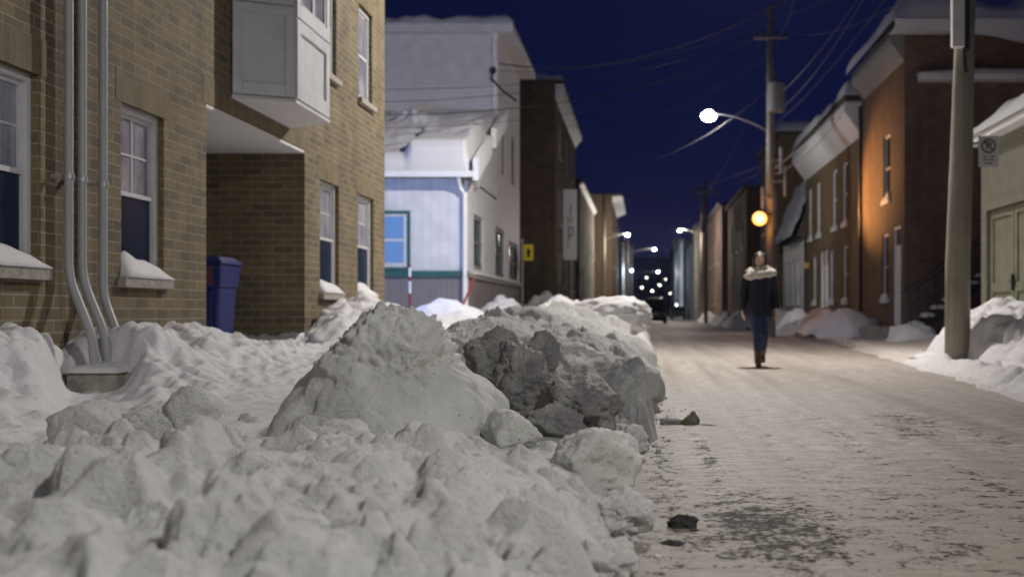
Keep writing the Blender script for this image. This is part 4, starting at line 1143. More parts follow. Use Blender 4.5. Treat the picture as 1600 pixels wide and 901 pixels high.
# beige brick house
d_ = lambda px: 6.8*1800/(px-1005)
upz = (3.75, 5.85); loz = (1.15, 3.05)
uw = [(38.3, 39.3, *upz), (40.4, 41.4, *upz), (44.2, 45.1, *upz), (46.4, 47.3, *upz)]
lwn = [(38.2, 39.2, *loz), (41.2, 42.0, *loz), (45.3, 46.1, *loz)]
R3 = building('beige brick house with sloping white cornice and tall white windows', 'house', 1, 6.8, 35.8, 48.3, 7.35, 'brick_beige', uw + lwn, depth=10, cornice=1.05, snow=.5, sillsnow=.22, overhang=.55, doors=[(42.3, 43.15, .4, 3.1), (43.3, 44.1, .4, 3.1)])
t = thing('yellow_door_lamp', 'small unlit yellow lamp box above the far end door of the beige house', 'lamp', (6.75, 47.4, 2.7))
b = BM(); box(b, 6.62, 6.795, 47.2, 47.5, 2.6, 2.85); obj('box', b, M['yellow_paint_and_light'], t, bevel=.02)
# drainpipe between the two houses
t = thing('drainpipe', 'dark drainpipe at the joint of the rust and beige brick houses', 'drainpipe', (6.74, 35.78, .3))
b = BM(); tube(b, [(6.74, 35.78, .3), (6.74, 35.78, 7.2)], .05, 8); obj('pipe', b, M['darkmetal'], t)

# white house with a snow-covered mansard
R4 = thing('mansard_house', 'low white house whose steep mansard roof is plastered with snow', 'house', (8, 52, .2))
b = BM(); ops4 = [(49.6, 50.4, 1.1, 3.1), (51.4, 52.2, 1.1, 3.1), (53.2, 54.0, 1.1, 3.1)]
street_wall(b, 6.75, 1, 48.32, 55.5, -.2, 4.0, ops4, .1); quad(b, (6.75, 55.5, -.2), (15, 55.5, -.2), (15, 55.5, 6.4), (6.75, 55.5, 4)); obj('front_wall', b, M['white_paint'], R4)
for i, o_ in enumerate(ops4): window_street(R4, 6.75, 1, *o_, depth=.09, fw=.07, style='plain', frame='white_paint', sill=True)
b = BM(); prism(b, [(6.45, 4.0), (7.4, 6.6), (15, 6.9), (15, 4.0)], 'y', 48.33, 55.5); rf = obj('mansard', b, M['roof_dark'], R4); WL[rf] = WL[R4]
ss = np.linspace(0, 1, 30); ys_ = np.arange(48.33, 55.5, .12)
S_, Y_ = np.meshgrid(ss, ys_)
bul = .20 + .16*fbm(S_*3, Y_*.9, 4, 211) - .1*S_
grid_mesh('mansard_snow', 6.42 + .98*S_ - np.maximum(bul, .02), Y_, 3.97 + 2.75*S_ + np.maximum(bul, 0)*.3, M['snow'], rf)
building('tall dark brick house with a rounded snow cap, rising behind the white mansard house', 'house', 1, 6.7, 56.5, 66.0, 9.5, 'brick_red', lw([(58, 1.0), (60.5, 1.0), (63.4, 1.0)], [(1.5, 1.8), (5.1, 1.9)]), depth=9, endmat='brick_beige', snow=.45, overhang=.2)
building('dark house behind the walking woman, left of the lamp pole', 'house', 1, 6.2, 69, 84, 8.2, 'brick_red', lw([(71, 1), (75, 1), (80, 1)], [(1.5, 1.8), (4.8, 1.8)]), snow=.08)
building('dim brick house farther along the right side', 'house', 1, 6.0, 88, 108, 9.0, 'brick_red', lw([(91, 1), (96, 1), (102, 1)], [(1.5, 1.8), (4.8, 1.8)]), snow=.05)
building('pale greenish house beside the far right pole', 'house', 1, 5.4, 111, 124, 9.2, 'stucco_grey', lw([(113, 1.2), (119, 1.2)], [(1.5, 1.8), (4.4, 1.6)]), snow=.05)
building('bluish house far along the right side', 'house', 1, 5.2, 128, 140, 8.4, 'stucco_blue', lw([(131, 1.2), (136, 1.2)], [(1.5, 1.8), (4.0, 1.4)]), snow=.05)
building('white house front far along the right side', 'house', 1, 5.0, 145, 175, 10.0, 'white_paint', lw([(150, 1.4), (160, 1.4)], [(1.5, 1.8), (4.0, 1.4)]), endmat='stucco_grey', snow=.05, lit=(1,))
building('distant dark house on the right before the street end', 'house', 1, 5.2, 180, 225, 12.0, 'stucco_blue', lw([(188, 1.4), (205, 1.4)], [(1.5, 1.8), (4.6, 1.4)]), snow=.05)
# what closes the view
t = thing('street_building', 'broad dark building closing the far end of the street', 'building', (4, 300, 0))
b = BM(); box(b, -14, 26, 296, 306, -.1, 11.5); box(b, -4, 7, 297, 305, 11.5, 15); obj('wall', b, M['stucco_blue'], t)
b = BM()
for i in range(14):
    for k in range(3): box(b, -12+i*2.6, -11+i*2.6, 295.9, 295.99, 2+k*3, 3.6+k*3)
o = obj('windows', b, M['glass_dark'], t); o['kind'] = 'stuff'

# pale green garage on the right
G = thing('garage', 'cream garage with pale green double doors at the right edge', 'garage', (8, 17, .2))
gx = 6.0; gz = 3.75
b = BM(); dop = (14.0, 20.15, 0.0, 2.72)
street_wall(b, gx, 1, 8.0, 20.45, -.2, gz, [dop], .12)
quad(b, (gx, 8, -.2), (14, 8, -.2), (14, 8, gz), (gx, 8, gz)); quad(b, (gx, 20.45, -.2), (14, 20.45, -.2), (14, 20.45, gz), (gx, 20.45, gz))
quad(b, (14, 8, -.2), (14, 20.45, -.2), (14, 20.45, gz), (14, 8, gz))
obj('wall', b, M['garage_wall'], G)
b = BM(); box(b, gx-.05, gx+.11, 19.98, 20.15, 0, 2.72); box(b, gx-.05, gx+.11, 14, 14.17, 0, 2.72); box(b, gx-.05, gx+.11, 14.17, 19.98, 2.56, 2.72)
fr = obj('door_frame', b, M['garage_wall'], G); WL[fr] = WL[G]
for (ya, yb, nm) in ((18.72, 19.96, 1), (17.44, 18.68, 0), (16.0, 17.4, 1), (14.2, 15.96, 0)):
    b = BM(); box(b, gx+.05, gx+.09, ya, yb, .1, 2.54)
    lf = obj('door_leaf', b, M['garage_paint'], fr)
    b = BM(); frame_ring(b, gx+.02, gx+.048, ya, yb, .1, 2.54, .13); box(b, gx+.02, gx+.047, ya+.13, yb-.13, 1.15, 1.3); obj('door_rail', b, M['garage_paint'], fr)
b = BM(); box(b, gx-.015, gx+.018, 18.60, 18.82, 1.28, 1.34); box(b, gx-.03, gx+.016, 18.66, 18.72, 1.16, 1.42); obj('latch', b, M['darkmetal'], fr)
b = BM(); box(b, gx-.25, 14, 8, 20.6, gz, gz+.12); rf = obj('roof', b, M['fascia'], G); WL[rf] = WL[G]
xs_ = np.arange(gx-.3, 14, .08); ys_ = np.arange(8, 20.65, .08)
X_, Y_ = np.meshgrid(xs_, ys_)
e = np.sqrt(np.clip(np.minimum(X_-(gx-.3), 20.65-Y_)/.35, 0, 1))
grid_mesh('roof_snow', X_, Y_, gz+.11 + .38*e*(1+.5*fbm(X_*.7, Y_*.7, 3, 221)), M['snow'], rf)

# ------------------------------------------------------------------ poles, lamps and wires
def light(name, kind, loc, energy, col, size=0.2, parent=None, rot=None, spot=None, blend=0.3):
    l = bpy.data.lights.new(name, kind)
    l.energy = energy; l.color = col
    if kind in ('POINT', 'SPOT'): l.shadow_soft_size = size
    if kind == 'SPOT':
        l.spot_size = R(spot); l.spot_blend = blend
    o = bpy.data.objects.new(name, l)
    C.objects.link(o)
    if parent is not None:
        o.parent = parent; o.location = Vector(loc) - WL[parent]
    else: o.location = loc
    if rot is not None: o.rotation_euler = rot
    return o

def aim(src, dst):
    return (Vector(dst) - Vector(src)).to_track_quat('-Z', 'Y').to_euler()

def cobra_lamp(lab, base, head, mat='lamp_led', power=0, col=(1, .93, .9), pole=True, r0=.15, top=None, spot=160, lens_r=(.16, .12, .07), group='street lamps', aimto=None, soft=.12):
    """street lamp: pole > (its arm, head, lens)"""
    bx, by, bz = base; hx, hy, hz = head
    t = thing('street_lamp', lab, 'street lamp', base, group)
    if pole:
        b = BM(); tube(b, [(bx, by, bz-.3), (bx, by, (top or hz+.3))], [r0, r0*.7], 12); obj('pole', b, M['wood_pole'], t, smooth=True)
    pts = []
    s = 1 if hx > bx else -1
    L = abs(hx-bx)
    for k in range(9):
        q = k/8
        pts.append((bx + (hx-bx)*q, by + (hy-by)*q, hz - .62*(1-q)**2 + .06))
    b = BM(); tube(b, pts, .033, 8); obj('arm', b, M['steel'], t, smooth=True)
    b = BM(); ellip(b, (hx, hy, hz+.06), (.34, .16, .085), 3); obj('head', b, M['steel'], t, smooth=True)
    b = BM(); ellip(b, (hx - s*-.04, hy, hz-.02), (lens_r[0], lens_r[1], lens_r[2]), 3); obj('lens', b, M[mat], t, smooth=True)
    if power:
        light('lamp_light', 'POINT' if aimto is None else 'SPOT', (hx, hy, hz-.22), power, col, soft, t, None if aimto is None else aim((hx, hy, hz-.22), aimto), spot, 1.0)
    return t

# the near wooden pole; its assumed lamp hangs unseen just above the frame and lights the foreground
P1 = thing('utility_pole', 'near weathered wooden utility pole standing at the right with a no-parking sign', 'utility pole', (4.36, 16, .1))
b = BM()
pp = [(4.36, 16, -.2), (4.37, 16, 1.5), (4.42, 16, 3.0), (4.48, 16, 5.2), (4.53, 16, 9.5)]
tube(b, pp, [.175, .170, .155, .128, .115], 20); obj('pole', b, M['wood_pole'], P1, smooth=True)
LED = (1.0, 0.94, 0.885)
b = BM(); pts = [(4.5 - 2.6*k/8, 16 + 3.6*k/8, 8.65 - .6*(1-k/8)**2) for k in range(9)]; tube(b, pts, .035, 8); obj('assumed_lamp_arm', b, M['steel'], P1)
b = BM(); ellip(b, (1.9, 19.6, 8.65), (.35, .17, .09), 3); obj('assumed_lamp_head', b, M['steel'], P1, smooth=True)
b = BM(); ellip(b, (1.9, 19.6, 8.58), (.16, .12, .07), 3); obj('assumed_lamp_lens', b, M['lamp_led'], P1, smooth=True)
light('lamp_light', 'SPOT', (1.9, 19.6, 8.45), P_NEAR, LED, .12, P1, aim((1.9, 19.6, 8.45), (-4.4, 19.0, .3)), 176, .75)
t = thing('meter_box', 'pale metal box strapped high on the near wooden pole', 'box', (4.28, 15.85, 4.4))
b = BM(); box(b, 4.23, 4.40, 15.75, 15.86, 4.43, 5.11); obj('cabinet', b, M['white_paint'], t, bevel=.012)
b = BM(); box(b, 4.40, 4.47, 15.76, 15.87, 4.40, 5.08); obj('side_box', b, M['darkmetal'], t)
b = BM(); tube(b, [(4.42, 15.86, 4.42), (4.42, 15.84, 4.25), (4.44, 15.85, 4.1)], .025, 8); obj('conduit', b, M['darkmetal'], t)

def text_mesh(s, size, thick):
    c = bpy.data.curves.new('t', 'FONT'); c.body = s; c.size = size; c.extrude = thick; c.align_x = 'CENTER'; c.align_y = 'CENTER'
    o = bpy.data.objects.new('t', c); C.objects.link(o)
    bpy.context.view_layer.update()
    me = bpy.data.meshes.new_from_object(o.evaluated_get(bpy.context.evaluated_depsgraph_get()))
    bpy.data.objects.remove(o); bpy.data.curves.remove(c)
    return me

SX, SY, SZ = 4.765, 15.9, 3.02
t = thing('no_parking_sign', 'small grey-white no-parking sign on the near wooden pole', 'sign', (SX, SY, SZ))
b = BM(); box(b, SX-.14, SX+.14, SY-.004, SY+.004, SZ-.215, SZ+.215); obj('plate', b, M['sign_white'], t, bevel=.002)
b = BM(); box(b, SX-.30, SX+.10, SY+.005, SY+.03, SZ+.10, SZ+.13); obj('bracket', b, M['steel'], t)
b = BM()
def ring(b, cx, cz, r0, r1, y0, y1, n=36):
    for k in range(n):
        a, c = 2*math.pi*k/n, 2*math.pi*(k+1)/n
        prism(b, [(cx+r0*math.cos(a), cz+r0*math.sin(a)), (cx+r1*math.cos(a), cz+r1*math.sin(a)), (cx+r1*math.cos(c), cz+r1*math.sin(c)), (cx+r0*math.cos(c), cz+r0*math.sin(c))], 'y', y0, y1)
ring(b, SX, SZ+.075, .082, .100, SY-.009, SY-.0055)
prism(b, [(SX-.066, SZ+.130), (SX-.054, SZ+.142), (SX+.066, SZ+.020), (SX+.054, SZ+.008)], 'y', SY-.0115, SY-.0098)
obj('ban_ring', b, M['sign_black'], t)
me = text_mesh('P', .16, .0012); me.transform(Matrix.Translation((SX, SY-.0070, SZ+.075)) @ Matrix.Rotation(R(90), 4, 'X'))
link_mesh('letter', me, M['sign_black'], t)
b = BM()
for (z, segs) in ((-.07, ((-.08, -.03), (.0, .02), (.04, .085))), (-.115, ((-.07, -.01), (.015, .075))), (-.165, ((-.055, .055),))):
    for (a, c) in segs: box(b, SX+a, SX+c, SY-.008, SY-.0055, SZ+z-.012, SZ+z+.012)
obj('small_print', b, M['trim_grey'], t)

# second pole with transformer, street lamp and sodium flood
P2 = thing('utility_pole', 'tall dark utility pole carrying the transformer, beyond the walking woman', 'utility pole', (4.2, 38, .1))
b = BM(); tube(b, [(4.2, 38, -.2), (4.2, 38, 10.9)], [.17, .12], 16); obj('pole', b, M['wood_pole'], P2, smooth=True)
b = BM(); lathe(b, (4.36, 37.72, 7.35), [(.24, 0), (.29, .03), (.29, .92), (.24, .98), (.08, 1.04)], 18); tr = obj('transformer', b, M['trim_grey'], P2, smooth=False); WL[tr] = WL[P2]
b = BM(); tube(b, [(4.36, 37.72, 8.35), (4.36, 37.72, 8.6)], .03, 8); obj('bushing', b, M['darkmetal'], tr)
b = BM(); box(b, 3.65, 4.75, 37.87, 37.94, 9.78, 9.86); obj('crossarm', b, M['wood_pole'], P2)
b = BM()
for x in (3.72, 3.95, 4.45, 4.68): tube(b, [(x, 37.9, 9.86), (x, 37.9, 10.05)], .035, 8)
o = obj('insulators', b, M['darkmetal'], P2)
for i, (dx, z0, z1, r) in enumerate(((.32, 5.35, 6.2, .06), (.45, 4.6, 5.6, .05), (-.28, 4.2, 4.9, .06))):
    b = BM(); tube(b, [(4.2+dx, 37.8, z0), (4.2+dx, 37.8, z1)], r, 8); box(b, 4.2, 4.2+dx, 37.8, 37.84, (z0+z1)/2-.03, (z0+z1)/2+.03); obj('cable_riser', b, M['steel'], P2)
SL = cobra_lamp('bright white street lamp hanging over the street from the transformer pole', (4.2, 38, 6.6), (2.2, 37.9, 7.28), power=P_MID, col=LED, pole=False, aimto=(4.5, 58, 1.0), spot=116, lens_r=(.25, .22, .18))
# sodium flood on the same pole
t = thing('sodium_floodlight', 'orange glowing floodlight on the transformer pole above the woman', 'floodlight', (3.8, 37.7, 3.86))
b = BM(); box(b, 3.74, 4.2, 37.72, 37.78, 3.98, 4.03); obj('bracket', b, M['darkmetal'], t)
b = BM(); ellip(b, (3.8, 37.72, 4.0), (.20, .18, .12), 2); obj('hood', b, M['darkmetal'], t, smooth=True)
b = BM(); ellip(b, (3.8, 37.6, 3.86), (.24, .15, .23), 3); obj('lens', b, M['lamp_sodium'], t, smooth=True)
sp = (3.95, 37.35, 3.9)
light('sodium_light', 'SPOT', sp, P_SODIUM*3.6, (1.0, .47, .15), .2, t, aim(sp, (6.8, 34.4, 4.5)), 58, .9)
light('sodium_glow', 'POINT', (3.8, 37.3, 3.82), P_SODIUM*.08, (1.0, .40, .08), .1, t)

# assumed cold flood, unseen behind the brick building, added to light the lean-to
t = thing('assumed_floodlight', 'assumed cold bluish floodlight, unseen on the hidden end wall of the tan brick building', 'floodlight', (-5.6, 19.1, 3.4))
b = BM(); box(b, -5.75, -5.45, 18.99, 19.14, 3.3, 3.55); obj('housing', b, M['darkmetal'], t, bevel=.02)
b = BM(); box(b, -5.72, -5.48, 19.141, 19.155, 3.33, 3.52); obj('lens', b, M['lamp_flood_assumed'], t)
sp = (-5.6, 19.25, 3.42)
light('assumed_flood_light', 'SPOT', sp, P_FLOOD, (.20, .40, 1.0), .12, t, aim(sp, (-5.0, 26, 2.2)), 110, .6)

# added fill lamps behind and beside the camera, then the lamps down the street
cobra_lamp('added fill lamp over the walkway, unseen behind the viewer', (-3.2, -7.5, .1), (-1.2, -7.5, 7.2), power=P_FILL*.42, col=(1.0, .975, .94), spot=104, aimto=(-.6, 3.2, 0), soft=.22)
cobra_lamp('added raking lamp on the right pavement, unseen beside the viewer', (5.4, .4, .1), (3.9, .4, 6.2), power=P_FILL*1.75, col=(1.0, .975, .93), spot=104, aimto=(-.6, 4.0, 0), soft=.22)
far = [((980, 366), 97, -3.3, 'far lamp over the left pavement, highest of the left ones', 'lamp_far', .13), ((1063, 359), 92, 4.7, 'far lamp on the right, reaching out from a thin pole', 'lamp_far', .13),
       ((1022, 389), 118, -1.6, 'far lamp in the middle of the street on a long left arm', 'lamp_far', .13), ((1028, 424), 185, -2.0, 'small far lamp halfway between the dark van and the middle lamp', 'lamp_far', .11),
       ((1010, 433), 205, -3.0, 'tiny far lamp left of the middle', 'lamp_dim', .14), ((1031, 445), 240, 5.0, 'tiny far lamp low over the dark van', 'lamp_far', .10),
       ((1019, 454), 262, -2.0, 'tiny far lamp lowest above the van', 'lamp_far', .13), ((987, 422), 150, -3.2, 'small bluish far lamp close to the left houses', 'lamp_cold', .12)]
for (px, Y, bx, lab, mt, lr) in far:
    h = at(px[0], px[1], Y)
    cobra_lamp(lab, (bx, Y, 0.05), (h.x, Y, h.z), mat=mt, power=P_FAR if Y < 200 else 0, col=(1, .9, .78) if px[0] != 987 else (.6, .8, 1), top=h.z+1.0 if Y > 100 else h.z+3.5, r0=.16, spot=168, lens_r=(lr, lr, lr))
# small window/door lights far off
for (px, py, Y, lab, nm) in ((950, 366, 104, 'small warm wall light under the jutting eave', 'wall_light'), (1057, 476, 150, 'tiny light low by the far right houses', 'wall_light'), (1033, 466, 190, 'tiny light beside the roof of the dark van', 'wall_light'), (1047, 458, 210, 'tiny light on a distant right-hand house front', 'wall_light'), (1003, 449, 160, 'tiny light on a distant left-hand house front', 'wall_light'), (1040, 436, 220, 'tiny light high on a distant house', 'wall_light')):
    p = at(px, py, Y)
    b = BM(); ellip(b, p, (.10, .10, .10), 2)
    tag(obj(nm, b, M['lamp_dim'], smooth=True, loc=p), lab, 'light')
p = at(1103, 300, 85)
t = thing('utility_pole', 'far thin utility pole with a crossarm on the right pavement', 'utility pole', (p.x, 85, 0))
b = BM(); tube(b, [(p.x, 85, -.1), (p.x, 85, 10.6)], [.16, .11], 10); obj('pole', b, M['wood_pole'], t, smooth=True)
b = BM(); box(b, p.x-.9, p.x+.9, 84.85, 84.95, 9.6, 9.72); obj('crossarm', b, M['wood_pole'], t)
b = BM(); lathe(b, (p.x-.25, 84.8, 6.7), [(.2, 0), (.22, .03), (.22, .7), (.1, .8)], 12); obj('transformer', b, M['steel'], t)

def cable(lab, a, b_, sag, r=.012, n=28, mat='cable', group='cables strung over the street'):
    a = Vector(a); b_ = Vector(b_)
    pts = []
    for k in range(n+1):
        q = k/n
        p = a.lerp(b_, q); p.z -= sag*4*q*(1-q)
        pts.append(p)
    m = BM(); tube(m, pts, r*.55, 6)
    return tag(obj('overhead_cable', m, M[mat], loc=a, smooth=True), lab, 'cable', group)
p2 = lambda z, dx=0, y=37.9: (4.2+dx, y, z)
cable('topmost cable from the transformer pole down to the left past the white house', p2(10.0, -.48), at(560, 160, 25), .55, .014)
cable('second cable from the crossarm of the transformer pole towards the left', p2(10.0, .4), at(560, 140, 26), .5, .012)
cable('third cable crossing in front of the white clapboard wall', p2(9.6), at(555, 180, 24), .6, .02)
cable('lowest cable crossing the white clapboard wall below its corner bracket', p2(9.2), at(555, 200, 24), .6, .012)
cable('thick bundled cable rising from the white house bracket to the upper right', at(1345, -70, 25), (X2+.1, YM-.1, 7.55), .9, .028)
cable('thin cable rising beside the thick bundle to the upper right', at(1420, -60, 25), (X2+.1, YM-.1, 7.35), .7, .012)
cable('upper twisted cable between the two poles on the right', (4.4, 16.1, 7.4), p2(7.75), .45, .018)
cable('lower twisted cable between the two poles on the right', (4.5, 16.1, 7.9), p2(7.3), .75, .018)
cable('faint cable across the top right of the sky', p2(10.4), (6.9, 29.2, 9.6), .05, .010)
cable('pale cable from the lamp pole across the street to the tall brown block', p2(5.75), at(900, 292, 60), .75, .02)
cable('pale cable from the lamp pole to the low roof on the left', p2(5.55), at(945, 283, 75), 1.1, .02)
cable('cable hanging just under the bright street lamp', p2(8.2), at(815, 250, 42), 1.35, .02)
cable('service cable from the lamp pole up along the cornice, lit orange', p2(5.5, .1, 37.7), (6.2, 35.5, 7.28), .1, .035, mat='conduit')
cable('second service cable to the cornice of the beige house, lit orange', p2(5.3, .1, 37.7), (6.25, 36.3, 7.0), .25, .022, mat='conduit')
cable('cable running up the street from the lamp pole to the far pole', p2(9.9, .3), (p.x, 85, 9.7), .8, .014)
cable('lower cable running up the street from the lamp pole to the far pole', p2(6.4), (p.x, 85, 7.2), .9, .016)

cable('thin cable from the crossarm over the street to the tall brown block', p2(10.0, -.25), (-3.6, 53, 10.9), .7, .016)
cable('thin cable from the lamp pole to the near corner of the tall brown block', p2(9.3), (-3.9, 52.6, 9.4), .9, .016)
cable('cable from the crossarm to the upper right, passing above the rust brick house', p2(10.0, .48), at(1500, -60, 20), .5, .012)
cable('cable leaving the picture at the top above the transformer', p2(9.9, .25), at(1260, -80, 24), .4, .012)
cable('lowest thin cable between the lamp pole and the near wooden pole', (4.4, 16.1, 6.6), p2(6.9), .35, .012)

# ------------------------------------------------------------------ signs and markers on the left
t = thing('hydrant_sign', 'small yellow hydrant sign with a black mark, on a pale post by the white house', 'sign', (-3.75, 36, .3))
b = BM(); tube(b, [(-3.78, 36, .2), (-3.78, 36, 3.1)], .035, 8); obj('post', b, M['steel'], t)
b = BM(); box(b, -3.73, -3.43, 35.96, 35.975, 2.42, 2.92); pl = obj('plate', b, M['sign_yellow'], t, bevel=.004); WL[pl] = WL[t]
b = BM()
hx, hz = -3.58, 2.66
lathe(b, (hx, 35.955, hz-.13), [(.055, 0), (.055, .03), (.04, .03), (.04, .19), (.055, .20), (.03, .25)], 14)
box(b, hx-.075, hx+.075, 35.94, 35.958, hz-.01, hz+.04)
obj('hydrant_mark', b, M['sign_black'], pl)
t = thing('notice_board', 'tall narrow white board with blotchy dark lettering on a post', 'sign', (-2.66, 42, .2))
b = BM(); tube(b, [(-2.62, 42.05, .1), (-2.62, 42.05, 3.2)], .04, 8); obj('post', b, M['steel'], t)
b = BM(); box(b, -2.92, -2.41, 41.97, 42.01, 2.72, 5.28); pl = obj('board', b, M['sign_white'], t, bevel=.005); WL[pl] = WL[t]
b = BM()
for (x0, x1, z0, z1) in ((-.05, .0, 4.35, 4.72), (-.13, -.08, 4.05, 4.28), (-.02, .03, 4.08, 4.26), (-.12, -.06, 3.4, 3.95), (-.05, .06, 3.82, 3.92), (-.05, .03, 3.55, 3.64), (.05, .09, 3.62, 3.82), (-.15, -.11, 3.15, 3.3)):
    box(b, -2.62+x0, -2.62+x1, 41.955, 41.968, z0, z1)
obj('lettering', b, M['trim_grey'], pl)
for lab, base, top in (('upright red and white snow stake behind the biggest boulder', (-4.45, 22.0, .5), (-4.46, 22.0, 1.71)), ('slanting red snow stake in front of the lean-to corner', at(711, 505, 21.5), at(741, 435, 22.6))):
    base = Vector(base); top = Vector(top)
    t = thing('snow_stake', lab, 'snow stake', base)
    m = base.lerp(top, .55)
    b = BM(); tube(b, [base - (top-base)*.25, m], .024, 8); obj('shaft', b, M['stake_red'], t)
    if 'upright' in lab:
        b = BM(); tube(b, [m, top], .025, 8); obj('white_band', b, M['sign_white'], t)
        b = BM(); tube(b, [m.lerp(top, .42), m.lerp(top, .58)], .0262, 8); tube(b, [m.lerp(top, .9), top + Vector((0, 0, .01))], .0262, 8); obj('red_band', b, M['stake_red'], t)
    else:
        b = BM(); tube(b, [m, top], .0225, 8); obj('tip', b, M['stake_red'], t)

# bare bush with snow by the yellow sign
t = thing('bare_bush', 'straggly bare bush with snow clinging to it, under the yellow sign', 'bush', (-3.9, 45.0, .2))
rg = random.Random(9); b = BM(); lf = BM()
for i in range(90):
    a = rg.uniform(0, 6.28); ln = rg.uniform(1.2, 3.2); tilt = rg.uniform(.05, .5)
    p0 = Vector((-3.9+rg.uniform(-.7, .7), 45+rg.uniform(-2.0, 2.0), .2)); pts = [p0]
    d = Vector((math.cos(a)*tilt, math.sin(a)*tilt, 1)).normalized()
    for k in range(5):
        d = (d + Vector((rg.uniform(-.2, .2), rg.uniform(-.2, .2), rg.uniform(-.08, .02)))).normalized()
        pts.append(pts[-1] + d*ln/5)
    tube(b, pts, [.018, .015, .012, .010, .007, .004], 5)
    for k in range(7):
        p_ = pts[rg.randint(1, 5)] + Vector((rg.uniform(-.12, .12), rg.uniform(-.12, .12), rg.uniform(-.1, .1)))
        s = rg.uniform(.03, .07); q = Vector((rg.uniform(-1, 1), rg.uniform(-1, 1), rg.uniform(-1, 1))).normalized(); w_ = q.orthogonal().normalized()
        quad(lf, p_-q*s, p_+w_*s*.5, p_+q*s, p_-w_*s*.5)
obj('branches', b, pmat('bush_twig', (.09, .075, .05), .9), t)
obj('dead_leaves', lf, pmat('dead_leaf', (.10, .10, .05), .9), t)

# ------------------------------------------------------------------ parked van, seen from behind
def van(c):
    t = thing('parked_van', 'dark van parked on the left of the far street, seen from behind', 'van', c)
    x, y, z = c
    b = BM()
    sec = [(-.88, .17), (.88, .17), (.93, .75), (.91, 1.05), (.74, 1.72), (.55, 1.84), (-.55, 1.84), (-.74, 1.72), (-.91, 1.05), (-.93, .75)]
    L = [(0, 1.0), (.12, 1.0), (3.3, 1.0)]
    rings = []
    for (dy, s) in ((-.02, .96), (.15, 1.0), (3.2, 1.0)):
        rings.append([b.verts.new((x+p[0]*s, y+dy + (max(0, p[1]-1.05)*.28 if dy < .2 else 0), z+p[1])) for p in sec])
    for dy, top in ((3.9, 1.10), (4.7, 1.0)):
        rings.append([b.verts.new((x+p[0]*.96, y+dy, z+min(p[1], top))) for p in sec])
    for a, c_ in zip(rings, rings[1:]):
        for k in range(10): b.faces.new([a[k], a[(k+1)%10], c_[(k+1)%10], c_[k]])
    b.faces.new(rings[0][::-1]); b.faces.new(rings[-1])
    obj('body', b, pmat('van_paint', (.012, .013, .02), .3, .1), t, smooth=False)
    b = BM(); prism(b, [(x-.66, z+1.12), (x+.66, z+1.12), (x+.55, z+1.66), (x-.55, z+1.66)], 'y', y+.02, y+.03)
    o = obj('rear_window', b, M['glass_dark'], t)
    b = BM(); box(b, x-.9, x+.9, y-.12, y+.05, z+.20, z+.52); obj('bumper', b, M['darkmetal'], t, bevel=.04)
    for s in (-1, 1):
        b = BM(); box(b, x+s*.80-.07, x+s*.80+.07, y-.045, y+.02, z+.78, z+1.15); obj('tail_light', b, M['stake_red'], t, bevel=.02)
        for dy in (.75, 3.75):
            b = BM(); tube(b, [(x+s*.72, y+dy, z+.33), (x+s*.93, y+dy, z+.33)], .33, 20); w_ = obj('wheel', b, M['rubber'], t); WL[w_] = WL[t]
            b = BM(); tube(b, [(x+s*.931, y+dy, z+.33), (x+s*.945, y+dy, z+.33)], .20, 16); obj('hub', b, M['steel'], w_)
    b = BM(); box(b, x-.26, x+.26, y-.055, y-.025, z+.62, z+.76); obj('number_plate', b, M['sign_white'], t)
    snow_cap('roof_snow', t, x-.6, x+.6, y+.4, y+3.0, z+1.835, .05, 300)
van((at(1022, 488, 84).x, 84, 0.0))

# a far dark car further up the street
t = thing('parked_car', 'tiny dark car far up the street right of the van', 'car', (3.9, 130, 0))
b = BM(); prism(b, [(130, .3), (134.3, .3), (134.3, .85), (133.3, 1.0), (132.6, 1.45), (130.9, 1.45), (130.1, 1.0), (130, .9)], 'x', 3.1, 4.75); obj('body', b, M['darkmetal'], t, bevel=.05)
for s in (3.15, 4.55):
    for yy in (130.8, 133.4):
        b = BM(); tube(b, [(s, yy, .32), (s+.2, yy, .32)], .32, 16); obj('wheel', b, M['rubber'], t)
b = BM(); box(b, 3.3, 4.55, 130.03, 130.35, 1.02, 1.36); obj('rear_window', b, M['glass_dark'], t)

# blue recycling bin far beside the white house on the right
t = thing('wheeled_bin', 'blue bin standing in the snow before the mansard house, right of the woman', 'bin', (5.6, 53.5, .3))
b = BM(); box(b, 5.25, 5.9, 53.2, 53.9, .3, 1.35); obj('body', b, M['bin_blue'], t, bevel=.04)
b = BM(); box(b, 5.2, 5.95, 53.15, 53.95, 1.352, 1.42); obj('lid', b, M['bin_blue'], t, bevel=.02)

# ------------------------------------------------------------------ the walking woman
def remesh(o, vox, smooth_it=3):
    md = o.modifiers.new('r', 'REMESH'); md.mode = 'VOXEL'; md.voxel_size = vox
    ms = o.modifiers.new('s', 'SMOOTH'); ms.factor = .5; ms.iterations = smooth_it
    bpy.context.view_layer.update()
    me = bpy.data.meshes.new_from_object(o.evaluated_get(bpy.context.evaluated_depsgraph_get()))
    old = o.data; o.modifiers.clear(); o.data = me
    me.polygons.foreach_set('use_smooth', [True]*len(me.polygons))
    bpy.data.meshes.remove(old)

